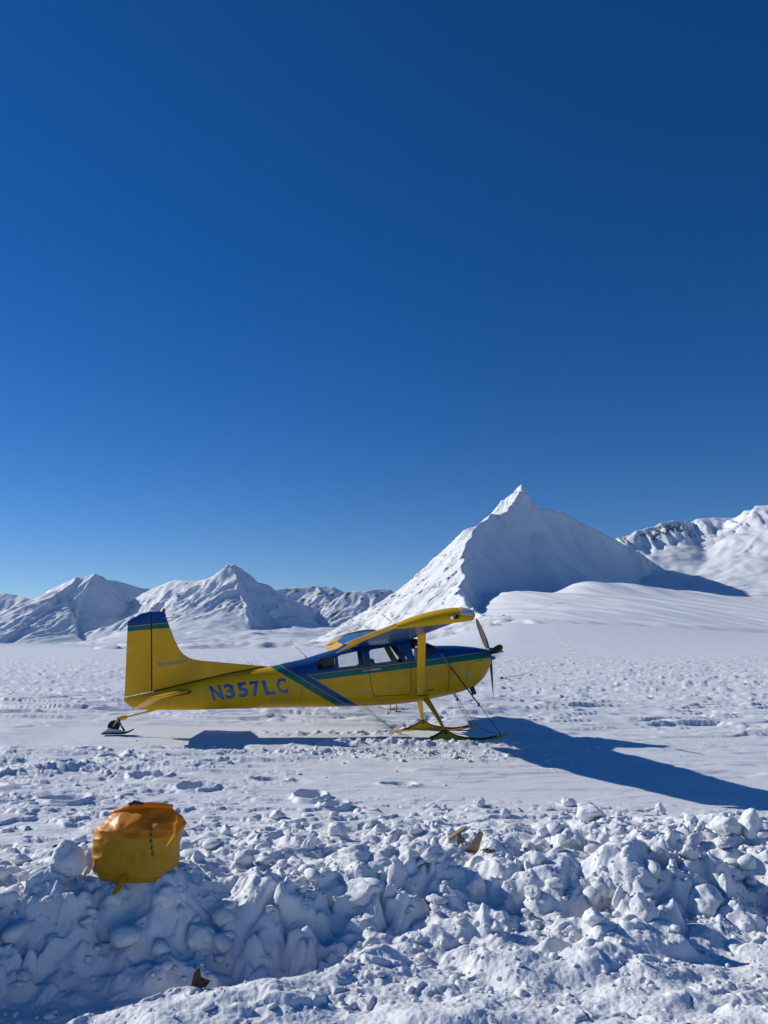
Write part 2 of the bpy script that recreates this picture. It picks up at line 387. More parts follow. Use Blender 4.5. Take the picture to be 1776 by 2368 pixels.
    z = z - bt * (0.07 + 0.10 * fbm(x / 0.3, y / 0.3, 3))
    # ---- shovelled bank and pit
    wb = np.interp(x, WX, WB) + (0.14 + 0.12 * sstep(-0.3, 0.6, x)) * fbm(x / 0.85 + 3, y * 0 + 0.5, 3)
    wc = np.interp(x, WX, WC) * (1 + 0.30 * fbm(x / 0.7 + 11, y / 1.2, 3)); wf = np.interp(x, WX, WF)
    u = y - wb + 0.10 * fbm(x / 0.35, y / 0.35, 3)
    ww = 0.48 + 0.22 * sstep(-0.4, 0.8, x) + 0.24 * perlin(x / 0.7, x * 0 + 7.7)
    wall = 0.55 * sstep(-0.05, ww, u) + 0.45 * np.clip((u + 0.05) / (ww + 0.05), 0, 1)
    back = np.clip(1 - (u - 0.58) / (3.1 + 0.5 * perlin(x / 1.2, 2.2)), 0, 1) ** 1.3
    bank = np.where(u < 0.58, 1.0, back)
    loose = sstep(-0.25, 0.35, fbm(x / 0.75 + 31, y / 0.6, 3))
    rough = 0.095 * fbm(x / 0.55, y / 0.42, 4) + (0.02 + 0.090 * loose) * bl + (0.008 + 0.032 * loose) * bs + (0.004 + 0.012 * loose) * bt + 0.006 * fbm(x / 0.05, y / 0.05, 2)
    rw = sstep(-0.06, 0.12, u) * np.clip(0.15 + 0.85 * bank, 0, 1) * near
    # near ledge that the sun reaches, in front of the deeper pit on the left
    edge = 4.10 + np.where(x < -1.0, 0.80, 0.42) * (x + 1.0) + 0.10 * fbm(x / 0.35 + 2, x * 0 + 1.5, 4)
    ledge = (1 - sstep(-0.05, 0.16, y - edge)) * (x < 6) + sstep(-0.55, 0.35, x) * sstep(-0.1, 0.2, y - edge)
    ledge = np.clip(ledge, 0, 1)
    soft = sstep(-0.2, 0.3, fbm(x / 0.5 + 71, y / 0.4, 3))
    fl = wf + (0.22 - 0.04 * sstep(-0.6, 0.4, x)) * ledge + (0.055 * fbm(x / 0.55, y / 0.42, 3) + 0.022 * soft * bs + 0.022 * soft * bl + (0.002 + 0.008 * soft) * bt) * (0.4 + 0.6 * ledge) + 0.004 * fbm(x / 0.03, y / 0.03, 2) * ledge
    fl = fl + 0.07 * np.exp(-((y - 3.75 - 0.18 * fbm(x / 0.9, x * 0, 2)) / 0.14) ** 2) * sstep(-0.4, 0.5, x)
    fl = fl + sstep(-0.5, 0.3, x) * 0.13 * sstep(0.05, 0.45, fbm(x / 0.9 + 55, y / 0.6, 3)) * np.exp(-((y - wb + 0.18) / 0.30) ** 2)
    zb = fl * (1 - wall) + wall * (wc * bank) + rw * rough
    zb = zb + 0.03 * sstep(0.05, 0.16, fbm(x / 0.6 + 3, y / 0.3 + 1, 4)) * sstep(0.6, 1.6, u) * near
    return z + zb * near
def gh1(x, y): return float(ground_h(np.array([x]), np.array([y]))[0])

# ================================================================ AIRCRAFT
plane = empty('ski_plane', (PO[0], PO[1], 0.0), PSI)
tag(plane, 'yellow single engine high wing plane with blue and green trim standing on skis', 'airplane')

def pchip(xs, ys, xq):
    xs, ys = np.array(xs, float), np.array(ys, float); h = np.diff(xs); d = np.diff(ys) / h
    m = np.zeros(len(xs)); m[0], m[-1] = d[0], d[-1]
    for i in range(1, len(xs) - 1):
        if d[i - 1] * d[i] > 0:
            w1, w2 = 2 * h[i] + h[i - 1], h[i] + 2 * h[i - 1]; m[i] = (w1 + w2) / (w1 / d[i - 1] + w2 / d[i])
    xq = np.asarray(xq, float); k = np.clip(np.searchsorted(xs, xq) - 1, 0, len(xs) - 2); t = (xq - xs[k]) / h[k]
    return (2 * t**3 - 3 * t**2 + 1) * ys[k] + (t**3 - 2 * t**2 + t) * h[k] * m[k] + (-2 * t**3 + 3 * t**2) * ys[k + 1] + (t**3 - t**2) * h[k] * m[k + 1]
TOP = ([-5.19, -4.67, -3.89, -3.08, -2.30, -2.04, -1.69, -1.34, -0.98, -0.6, -0.2, 0.2, 0.47, 0.65, 0.85, 1.0, 1.1, 1.25, 1.4, 1.78, 2.05, 2.18, 2.26],
       [0.745, 0.855, 1.044, 1.227, 1.354, 1.414, 1.491, 1.596, 1.70, 1.80, 1.88, 1.93, 1.95, 1.925, 1.855, 1.795, 1.762, 1.763, 1.765, 1.745, 1.712, 1.69, 1.66])
BOT = ([-5.19, -5.0, -4.8, -4.6, -3.99, -3.4, -2.54, -1.67, -0.88, -0.16, 0.65, 1.02, 1.49, 1.86, 2.05, 2.18, 2.26],
       [0.675, 0.545, 0.515, 0.504, 0.497, 0.507, 0.522, 0.530, 0.540, 0.555, 0.62, 0.687, 0.789, 0.91, 1.05, 1.22, 1.46])
HW = ([-5.19, -4.67, -3.9, -3.1, -2.3, -1.7, -1.0, -0.4, 0.3, 1.0, 1.5, 1.9, 2.12, 2.22, 2.26], [0.02, 0.085, 0.17, 0.265, 0.37, 0.45, 0.535, 0.57, 0.57, 0.55, 0.52, 0.46, 0.38, 0.30, 0.20])
NN = ([-5.19, -3.0, -1.8, -0.8, 0.6, 1.2, 1.9, 2.26], [2.2, 2.5, 3.0, 3.8, 3.8, 3.4, 2.7, 2.2])
def fus(s): return pchip(*TOP, s), pchip(*BOT, s), pchip(*HW, s), pchip(*NN, s)
def fus_ring(s, n=64, off=0.0):
    t, b, w, e = [float(q) for q in fus(np.array([s]))[:4]] if False else [float(np.ravel(q)[0]) for q in fus([s])]
    zc, hh = (t + b) / 2, (t - b) / 2 - off; w = w - off; out = []
    for k in range(n):
        a = 2 * PI * k / n; c, q = math.cos(a), math.sin(a)
        out.append((s, math.copysign(abs(c) ** (2 / e), c) * w, zc + math.copysign(abs(q) ** (2 / e), q) * hh))
    return out
def fus_r(s, z):
    t, b, w, e = [float(np.ravel(q)[0]) for q in fus([s])]
    u = min(abs((z - (t + b) / 2) / ((t - b) / 2)), 0.999); return w * (1 - u ** e) ** (1 / e)
def loft(s0, s1, n, off=0.0, seg=64):
    return MB().rings([fus_ring(s0 + (s1 - s0) * i / (n - 1), seg, off) for i in range(n)])

CABIN = {
    'w3': [(-1.41, 1.29), (-1.385, 1.275), (-1.09, 1.295), (-1.06, 1.32), (-1.06, 1.515), (-1.085, 1.54), (-1.30, 1.51), (-1.39, 1.46), (-1.42, 1.40)],
    'w2': [(-0.985, 1.335), (-0.95, 1.298), (-0.515, 1.345), (-0.470, 1.385), (-0.515, 1.635), (-0.56, 1.665), (-0.965, 1.573), (-1.008, 1.535)],
    'w1': [(-0.345, 1.405), (-0.31, 1.368), (0.36, 1.450), (0.405, 1.50), (0.215, 1.735), (0.16, 1.762), (-0.335, 1.680), (-0.378, 1.640)],
}
WSH = [(0.44, 2.2), (0.47, 1.80), (0.50, 1.66), (0.545, 1.50), (0.61, 1.415), (0.70, 1.425), (0.82, 1.495), (0.95, 1.60), (1.05, 1.70), (1.085, 1.775), (1.10, 2.2)]
def window_prism(poly, side=0):
    return MB().prism(poly, 0.02 if side > 0 else -1.2, 1.2 if side >= 0 else -0.02).mesh('cut', False)
shell = boolean(loft(-5.19, 1.24, 110).mesh('f', False), [(loft(-1.62, 1.215, 50, 0.045).mesh('i', False), 'DIFFERENCE'),
      (window_prism(CABIN['w3']), 'DIFFERENCE'), (window_prism(CABIN['w2']), 'DIFFERENCE'), (window_prism(CABIN['w1']), 'DIFFERENCE'), (window_prism(WSH), 'DIFFERENCE')])
smooth_mesh(shell, 32)
fuselage = link('fuselage', shell, M['scheme'], plane)
glass_shell = boolean(loft(-1.55, 1.23, 60, 0.018).mesh('g', False), [(loft(-1.6, 1.28, 60, 0.024).mesh('gi', False), 'DIFFERENCE')])
for key in ('w3', 'w2', 'w1'):
    for sd in (1, -1):
        g = boolean(glass_shell.copy(), [(window_prism(CABIN[key], sd), 'INTERSECT')]); smooth_mesh(g, 40)
        link('window', g, M['glass'], plane)
g = boolean(glass_shell.copy(), [(window_prism(WSH), 'INTERSECT')]); smooth_mesh(g, 40)
windshield = link('windshield', g, M['glass'], plane)
# cowling as a separate shell, with air intakes on its nose
cowl = MB().rings([fus_ring(s, 64) for s in list(np.linspace(1.246, 2.0, 20)) + [2.05, 2.1, 2.14, 2.18, 2.21, 2.235, 2.25, 2.26]]).build('cowling', M['scheme'], plane, angle=50)
for sd in (-1, 1):
    MB().ball((2.20, sd * 0.24, 1.50), (0.10, 0.17, 0.15)).build('air_intake', M['black'], cowl)

def ribbon(pts, w, m, name, parent, side=1, off=0.003):
    """thin line lying on the fuselage side along (s, z) points"""
    P = []
    for (a, b) in zip(pts[:-1], pts[1:]):
        k = max(2, int(math.hypot(b[0] - a[0], b[1] - a[1]) / 0.05))
        P += [(a[0] + (b[0] - a[0]) * i / k, a[1] + (b[1] - a[1]) * i / k) for i in range(k)]
    P.append(pts[-1]); vs, fs = [], []
    for i, p in enumerate(P):
        q0, q1 = P[max(i - 1, 0)], P[min(i + 1, len(P) - 1)]; dx, dz = q1[0] - q0[0], q1[1] - q0[1]; L = math.hypot(dx, dz) or 1
        for sg in (-1, 1):
            s_, z_ = p[0] - sg * dz / L * w / 2, p[1] + sg * dx / L * w / 2
            for o in (off, off - 0.006): vs.append((s_, side * (fus_r(s_, z_) + o), z_))
    for i in range(len(P) - 1):
        a, b = 4 * i, 4 * i + 4; fs += [(a, b, b + 2, a + 2), (a, a + 1, b + 1, b), (a + 2, b + 2, b + 3, a + 3)]
    return MB().add(vs, fs).build(name, m, parent, smooth=False)
for sd in (1, -1):
    dr = ribbon([(-0.415, 1.74), (-0.393, 1.318), (-0.304, 0.83), (-0.29, 0.79), (-0.255, 0.765), (0.0, 0.775), (0.43, 0.79), (0.47, 0.83), (0.47, 1.0), (0.46, 1.42)], 0.011, M['seam'], 'door', plane, sd)
    tag(dr, 'cabin door outline')
    MB().tube([(-0.34, sd * 0.590, 1.285), (-0.30, sd * 0.600, 1.291), (-0.18, sd * 0.600, 1.306), (-0.145, sd * 0.588, 1.311)], [0.010, 0.016, 0.016, 0.008], 8).build('door_handle', M['white'], dr)
ribbon([(1.29, 1.735), (1.285, 1.45), (1.262, 1.1), (1.25, 0.76)], 0.010, M['seam'], 'cowl_seam', cowl)
ribbon([(0.6, 0.66), (0.2, 0.615), (-0.4, 0.60), (-1.2, 0.59)], 0.006, M['seam'], 'panel_seam', fuselage)
ribbon([(-3.05, 1.165), (-2.85, 1.215), (-2.6, 1.27)], 0.006, M['seam'], 'panel_seam', fuselage)
for s0, za, zb_ in ((-3.62, .56, 1.0), (-2.92, .58, 1.15), (-2.02, .58, 1.33), (-1.22, .58, 1.2), (1.62, .9, 1.42)):
    ribbon([(s0, za), (s0 + 0.1 * (zb_ - za), zb_)], 0.0045, M['rivet'], 'panel_seam', fuselage if s0 < 1.2 else cowl)
for s0 in (-4.32, -4.05, -2.31, -1.75):
    ribbon([(s0, 0.58), (s0 + 0.02, 0.72)] if s0 < -3 else [(s0, 0.62), (s0 + 0.06, 0.95)], 0.005, M['seam'], 'panel_seam', fuselage)
ribbon([(-0.50, 1.263), (-0.34, 1.283)], 0.026, M['gold'], 'placard', fuselage)
ribbon([(-0.53, 0.848), (-0.395, 0.862)], 0.035, M['sticker'], 'placard', fuselage)
ribbon([(1.62, 1.12), (1.72, 1.17)], 0.13, M['sticker'], 'placard', cowl)
ribbon([(1.88, 1.455), (1.99, 1.465)], 0.012, M['seam'], 'cowl_latch', cowl)
ribbon([(0.80, 0.87), (0.95, 0.885)], 0.02, M['seam'], 'vent', fuselage)

# registration letters, individually laid on the skin
def glyph(ch, size):
    cu = bpy.data.curves.new('t', 'FONT'); cu.body = ch; cu.size = size; cu.resolution_u = 6; cu.offset = 0.010 * size / 0.3
    o = bpy.data.objects.new('t', cu); COL.objects.link(o); bpy.context.view_layer.update()
    dg = bpy.context.evaluated_depsgraph_get(); me = bpy.data.meshes.new_from_object(o.evaluated_get(dg), depsgraph=dg)
    bpy.data.objects.remove(o); return me
def place_glyph(ch, size, wid, org, du, dv, surf, name, m, parent, off=0.004, cuts=8):
    me = glyph(ch, size); b = bmesh.new(); b.from_mesh(me)
    xs = [v.co.x for v in b.verts]; ys = [v.co.y for v in b.verts]; x0, x1, y0, y1 = min(xs), max(xs), min(ys), max(ys)
    for k in range(1, cuts):
        bmesh.ops.bisect_plane(b, geom=b.verts[:] + b.edges[:] + b.faces[:], plane_co=(0, y0 + (y1 - y0) * k / cuts, 0), plane_no=(0, 1, 0))
        if wid > 0: bmesh.ops.bisect_plane(b, geom=b.verts[:] + b.edges[:] + b.faces[:], plane_co=(x0 + (x1 - x0) * k / cuts, 0, 0), plane_no=(1, 0, 0))
    for v in b.verts:
        a, c = (v.co.x - x0) / (x1 - x0), (v.co.y - y0) / (y1 - y0)
        s_ = org[0] + du[0] * a + dv[0] * c; z_ = org[1] + du[1] * a + dv[1] * c
        v.co = (s_, -(surf(s_, z_) + off), z_)
    bmesh.ops.recalc_face_normals(b, faces=b.faces)
    out = bpy.data.meshes.new(name); b.to_mesh(out); b.free()
    return link(name, out, m, parent)
for ch, o_, du, dv in (('N', (-3.438, .685), (.214, .022), (-.106, .288)), ('3', (-3.198, .719), (.205, .024), (-.075, .280)), ('5', (-2.935, .743), (.197, .025), (-.076, .287)),
                       ('7', (-2.678, .767), (.19, .023), (-.085, .287)), ('L', (-2.422, .789), (.204, .026), (-.090, .288)), ('C', (-2.163, .814), (.20, .022), (-.081, .297))):
    place_glyph(ch, 0.3, 1, o_, du, dv, fus_r, 'registration_letter', M['letter'], fuselage)

# ---- wings
def airfoil(n=22):
    up, lo = [], []
    for i in range(n + 1):
        u = 0.5 * (1 - math.cos(PI * i / n)); t = 0.12
        yt = 5 * t * (0.2969 * math.sqrt(u) - 0.126 * u - 0.3516 * u * u + 0.2843 * u**3 - 0.1036 * u**4)
        yc = (0.02 / 0.16) * (0.8 * u - u * u) if u < 0.4 else (0.02 / 0.36) * (0.2 + 0.8 * u - u * u)
        up.append((u, yc + yt)); lo.append((u, yc - yt))
    return up, lo
AU, AL = airfoil()
def wing_station(r):
    f = np.interp(r, [0, 2.55, 5.25], [0, 0, 1]); c = 1.62 + (1.17 - 1.62) * f
    le = (np.interp(r, [0, 2.55, 5.25], [0.52, 0.52, 0.545]), 1.945 + max(r - 0.55, 0) * math.tan(rad(DIH[0])))
    return le[0], le[1], c, rad(np.interp(r, [0, 2.55, 5.25], [9.6, 9.2, 7.0]))
def wp(r, u, v, th=1.0):
    s0, z0, c, a = wing_station(r); v *= th
    return (s0 - c * (u * math.cos(a) + v * math.sin(a)), r, z0 - c * (u * math.sin(a) - v * math.cos(a)))
def sgn(pts, sd): return [(p[0], p[1] * sd, p[2]) for p in pts]
HINGE = 0.80; DIH = [3.1]
def lin(pts, u):
    return float(np.interp(u, [p[0] for p in pts], [p[1] for p in pts]))
NLOW = None
for sd in (1, -1):
    DIH[0] = 3.1 if sd > 0 else 2.0                            # it stands a little lower on its left ski
    us = [u for (u, _) in AU if u < HINGE - 0.01] + [HINGE]
    rings = []
    rr = list(np.linspace(0.0, 2.55, 12)) + list(np.linspace(2.7, 5.22, 14))
    for r in rr:
        top = [wp(r, u, lin(AU, u)) for u in us]; low = [wp(r, u, lin(AL, u)) for u in us[1:]]
        rings.append(sgn(top[::-1] + low, sd))
    mb = MB().rings(rings); me = mb.mesh('wing', True, angle=40)
    me.materials.append(M['yellow']); me.materials.append(M['blue'])
    for p in me.polygons:
        p.material_index = 1
    wing = link('wing', me, None, plane)
    # hinged surfaces: flap lowered a little, aileron neutral
    for name, r0, r1, defl in (('flap', 0.66, 2.60, rad(13)), ('aileron', 2.63, 5.18, rad(1.5))):
        rg = []
        for r in np.linspace(r0, r1, 12):
            ring = []
            hz = (lin(AU, HINGE) + lin(AL, HINGE)) / 2
            for u, v in [(HINGE + 0.004, lin(AU, HINGE)), (0.87, lin(AU, 0.87)), (0.94, lin(AU, 0.94)), (1.0, 0.002), (1.0, -0.002), (0.94, lin(AL, 0.94)), (0.87, lin(AL, 0.87)), (HINGE + 0.004, lin(AL, HINGE))]:
                du, dv = u - HINGE, v - hz; u2 = HINGE + 0.004 + du * math.cos(defl) + dv * math.sin(defl); v2 = hz + dv * math.cos(defl) - du * math.sin(defl)
                ring.append(wp(r, u2, v2))
            rg.append(sgn(ring, sd))
        MB().rings(rg).build(name, M['yellow'], wing, angle=30)
    # drooped tip: sections that shrink outwards and curl down
    rg = []
    nt = 10
    for i in range(nt + 1):
        t = i / nt; r = 5.235 + 0.26 * math.sin(t * PI / 2); th = 0.25 + 0.95 * math.cos(t * PI / 2) ** 0.8
        ring = []
        for u, v in AU[::-1] + AL[1:]:
            q = wp(5.235, u * (1.0 - 0.07 * t * t) + 0.03 * t * t - 0.02 * (u > 0.9) * (1 - t), v, th)
            ring.append((q[0] + 0.03 * (1 - t), r - (0.05 * u * t), q[2] - 0.075 * t * t + 0.035 * (1 - t) - 0.02 * u * (1 - t)))
        rg.append(sgn(ring, sd))
    tip = MB().rings(rg).build('wing_tip', M['yellow'], wing, angle=50)
    # pale lens over the landing light in the leading edge of the tip
    rg = []
    for tt in (0.0, .15, .3, .45, .6, .75):
        th = 0.25 + 0.95 * math.cos(tt * PI / 2) ** 0.8; ring = []
        pts = [p for p in AU if 0.018 < p[0] < 0.19][::-1] + [p for p in AL if 0.018 < p[0] < 0.19]
        for u, v in pts:
            q = wp(5.235, u * (1 - 0.07 * tt * tt) + 0.03 * tt * tt, v, th * 1.05)
            ring.append((q[0] + 0.03 * (1 - tt), 5.235 + 0.26 * math.sin(tt * PI / 2) + 0.006 - 0.05 * u * tt, q[2] + (0.003 if v > 0 else -0.003) - 0.075 * tt * tt + 0.035 * (1 - tt) - 0.02 * u * (1 - tt)))
        rg.append(sgn(ring, sd))
    MB().rings(rg).build('landing_light', M['lens'], wing, angle=60)
    q = wp(5.40, 0.31, 0.0)
    MB().tube([(q[0], sd * 5.37, q[2] - 0.015), (q[0], sd * 5.535, q[2] - 0.02)], [0.032, 0.024], 10).build('navigation_light', M['chrome'], wing)
    q = wp(5.40, 0.245, 0.0)
    MB().ball((q[0], sd * 5.50, q[2] - 0.012), (0.075, 0.08, 0.065)).build('navigation_light', M['bladeback'] if sd > 0 else M['red'], wing)
    # static wick on the tip
    MB().tube([(-0.66, sd * 5.36, 2.10), (-0.79, sd * 5.36, 2.20)], 0.004, 5).build('static_wick', M['dark'], wing)
    # lift strut, streamlined section, foot fairing at each end
    A = Vector((0.665, sd * 0.575, 0.79)); B = Vector((0.315, sd * 2.58, 1.985 - (0.04 if sd < 0 else 0))); rg = []
    for i in range(9):
        t = i / 8; c = A.lerp(B, t); w = 0.155
        rg.append([(c.x + w / 2 * math.cos(a), c.y - 0.030 * math.sin(a) * 0.5, c.z + 0.022 * math.sin(a)) for a in [2 * PI * k / 16 for k in range(16)]])
    st = MB().rings(rg).build('wing_strut', M['yellow'], plane, angle=60)
    MB().box((0.305, sd * 2.60, 1.985), (0.17, 0.07, 0.016)).build('strut_fitting', M['dark'], st)
    MB().box((0.70, sd * 0.585, 0.775), (0.20, 0.05, 0.022)).build('strut_fitting', M['dark'], st)
# antennas on the wing roof
for a, b in (((-0.456, 0.0, 1.93), (-0.849, 0.0, 2.29)), ((-0.393, -0.18, 1.95), (-0.758, -0.18, 2.30))):
    MB().tube([a, tuple(Vector(a).lerp(Vector(b), .15)), b], [0.014, 0.006, 0.003], 6).build('whip_antenna', M['steel'], plane)
MB().tube([(-1.60, 0, 1.50), (-1.66, 0, 1.575), (-1.945, 0, 1.845)], [0.016, 0.007, 0.003], 6).build('whip_antenna', M['steel'], plane)
MB().tube([(-2.684, 0, 1.27), (-2.724, 0, 1.435)], [0.008, 0.005], 6).build('whip_antenna', M['dark'], plane)

# ---- fin, rudder
FIN = [(-4.655, .855), (-4.60, .873), (-3.89, 1.035), (-3.08, 1.215), (-2.45, 1.325), (-2.39, 1.345), (-2.913, 1.392), (-3.69, 1.462), (-3.86, 1.485), (-3.98, 1.525), (-4.079, 1.588), (-4.14, 1.65), (-4.186, 1.712), (-4.289, 1.918), (-4.413, 2.211), (-4.453, 2.333), (-4.493, 2.447), (-4.60, 2.447), (-4.74, 2.434)]
def slab(poly, half, name, m, parent, bevel=0.02):
    return MB().prism(poly, -half, half).build(name, m, parent, bevel=bevel, angle=50)
fin = slab(FIN, 0.034, 'fin', M['finscheme'], plane, 0.022)
RUD = [(-4.668, .862), (-4.75, 2.434), (-4.87, 2.413), (-4.98, 2.372), (-5.09, 2.315), (-5.193, 2.243), (-5.203, 2.18), (-5.19, 0.762)]
rg = []
for t in np.linspace(0, 1, 9):                                # wedge that thins to its trailing edge
    zs = 0.862 + t * (2.42 - .862)
    le = -4.668 - 0.082 * t - 0.012; te = -5.188 - 0.016 * t; zl, zt_ = 0.862 + t * (2.434 - .862), 0.762 + t * (2.235 - 0.762)
    if t > 0.99: zt_ = 2.235
    rg.append([(le, 0.030, zl), (le - 0.2, 0.021, zl + (zt_ - zl) * .38 + 0.02 * (t > .99)), (te, 0.003, zt_), (te, -0.003, zt_), (le - 0.2, -0.021, zl + (zt_ - zl) * .38 + 0.02 * (t > .99)), (le, -0.030, zl)])
rg.append([(-4.78, 0.006, 2.448), (-4.95, 0.006, 2.398), (-5.16, 0.002, 2.278), (-5.16, -0.002, 2.278), (-4.95, -0.006, 2.398), (-4.78, -0.006, 2.448)])
rudder = MB().rings(rg).build('rudder', M['finscheme'], fin, angle=40)
ribm = None
for k in range(15):                                           # pressed beads across the rudder skin
    t = 0.03 + k * 0.053; sl = -4.70 - 0.082 * t; te = -5.17; zl, zt_ = 0.862 + t * 1.572, 0.762 + t * 1.473
    MB().add([p for sd in (1, -1) for p in [(sl, sd * 0.0285, zl), (sl, sd * 0.0335, zl + .006), (sl, sd * 0.0285, zl + .013), (te, sd * 0.0035, zt_), (te, sd * 0.0065, zt_ + .006), (te, sd * 0.0035, zt_ + .013)]],
             [f for o in (0, 6) for f in [(o, o + 1, o + 4, o + 3), (o + 1, o + 2, o + 5, o + 4), (o, o + 1, o + 2), (o + 3, o + 4, o + 5), (o, o + 2, o + 5, o + 3)]]).build('stiffener', M['yellow'], fin, smooth=False)
MB().tube([(-4.669, 0, 0.862), (-4.752, 0, 2.435)], 0.022, 8).build('hinge_line', M['seam'], fin)
MB().tube([(-4.60, 0.04, 0.872), (-3.89, 0.05, 1.045), (-3.08, 0.05, 1.228), (-2.45, 0.03, 1.338)], 0.011, 6).build('fin_fairing_seam', M['dark'], fin)
MB().ball((-4.64, 0.03, 0.865), (0.045, 0.04, 0.045)).build('hinge_bolt', M['chrome'], fin)
MB().rings([[(-4.515 + rr_ * math.cos(a), rr_ * math.sin(a) * .8, zz) for a in [2 * PI * k / 12 for k in range(12)]] for zz, rr_ in ((2.44, .03), (2.47, .034), (2.495, .028), (2.51, .012))]).build('beacon_light', M['red'], plane)
for sd in (1, -1):
    MB().tube([(-4.50, sd * 0.03, 2.315), (-4.28, sd * 0.45, 2.345)], [0.010, 0.004], 6).build('rabbit_ear_antenna', M['steel'], fin)
# pale lettering on the fin, too small to read
for k in range(9):
    h = 0.060 if k % 3 else 0.072
    o_ = (-4.575 + k * 0.066, 1.345 + k * 0.0102)
    MB().prism([(o_[0], o_[1]), (o_[0] + 0.05, o_[1] + 0.008), (o_[0] + 0.043, o_[1] + 0.008 + h), (o_[0] - 0.007, o_[1] + h)], 0.0335, 0.0356).build('faded_lettering', M['faded'], fin, smooth=False)

# ---- tailplane
for sd in (1, -1):
    def tp(r, u, v, dl=0.0):
        c = 0.86 - 0.26 * r / 1.65; s0 = -3.88 - 0.26 * r / 1.65; z0 = 0.885 + 0.0 * r; a = rad(9)
        s_ = s0 - c * u * math.cos(a); z_ = z0 - c * u * math.sin(a) + v
        if u > 0.52: s_ += 0; z_ -= c * (u - 0.52) * math.tan(rad(24))
        return (s_, sd * r, z_)
    for name, us in (('stabilizer', [0, .02, .08, .2, .36, .515]), ('elevator', [.53, .58, .7, .85, 1.0])):
        rg = []
        for r in [0.10, 0.5, 1.0, 1.5, 1.60, 1.65]:
            th = 0.040 * (1 - 0.3 * r / 1.65) * (0.55 if r > 1.62 else 1)
            pf = lambda u: th * math.sqrt(max(0.0, min(u / 0.12, 1.0))) * (1.0 if u < 0.4 else 1 - 0.88 * (u - 0.4) / 0.6)
            rg.append([tp(r, u, pf(u)) for u in us] + [tp(r, u, -pf(u)) for u in us[::-1] if u > 0])
        ob = MB().rings(rg)
        if name == 'stabilizer': stab = ob.build(name, M['yellow'], plane, angle=50)
        else: ob.build(name, M['yellow'], stab, angle=50)
    MB().prism([(-3.80 - 0.50 * (0.5 - 0.5 * math.cos(a)) - 0.0, 0.872 - 0.085 * (0.5 - 0.5 * math.cos(a)) + 0.032 * math.sin(a)) for a in [2 * PI * k / 20 for k in range(20)]], sd * 0.10, sd * (fus_r(-4.05, 0.85) + 0.022)).build('stabilizer_slot', M['dark'], fuselage)

# ---- propeller: disc tilted with the nose
hub = Vector((2.285, 0.0, 1.585)); ax = Vector((math.cos(rad(9)), 0, math.sin(rad(9))))
prop = MB().rings([[tuple(hub + ax * d + (Vector((0, 1, 0)) * math.cos(a) + Vector((-ax.z, 0, ax.x)) * math.sin(a)) * rr_) for a in [2 * PI * k / 24 for k in range(24)]]
                   for d, rr_ in ((-0.03, .135), (0.0, .138), (.06, .13), (.13, .108), (.20, .078), (.26, .045), (.30, .016), (.31, .003))]).build('propeller', M['chrome'], plane, angle=70)
for k, ph in enumerate((rad(10), rad(130), rad(250))):
    e = Vector((0, 1, 0)) * math.cos(ph) + Vector((-ax.z, 0, ax.x)) * math.sin(ph); tn = ax.cross(e); rg = []
    for t in np.linspace(0.08, 1.0, 16):
        w = np.interp(t, [0.08, .16, .35, .6, .85, .95, 1.0], [.055, .085, .145, .15, .125, .085, .03]); thk = np.interp(t, [.08, .2, 1.0], [.05, .026, .006])
        tw = rad(np.interp(t, [.08, .35, 1], [58, 38, 19]))
        c = tn * math.cos(tw) + ax * -math.sin(tw); n_ = e.cross(c)
        rg.append([tuple(hub + e * t * 1.02 + c * (w / 2 * math.cos(a)) + n_ * (thk / 2 * math.sin(a))) for a in [2 * PI * q / 14 for q in range(14)]])
    MB().rings(rg).build('blade', M['black'] if k == 0 else M['bladeback'], prop, angle=60)

# ---- exhaust, steps
MB().tube([(1.78, 0.22, 1.0), (1.80, 0.24, 0.92), (1.835, 0.25, 0.83), (1.855, 0.26, 0.765)], [0.058, 0.056, 0.05, 0.05], 14).build('exhaust_pipe', M['black'], plane)
for s0, z0 in ((0.195, 0.42), (0.325, 0.385)):
    stp = MB().tube([(s0 - 0.01, -0.40, 0.60), (s0, -0.42, z0 + .01)], 0.014, 8).build('boarding_step', M['yellow'], plane)
    MB().box((s0 + 0.035, -0.43, z0), (0.12, 0.09, 0.014)).build('foot_plate', M['dark'], stp)

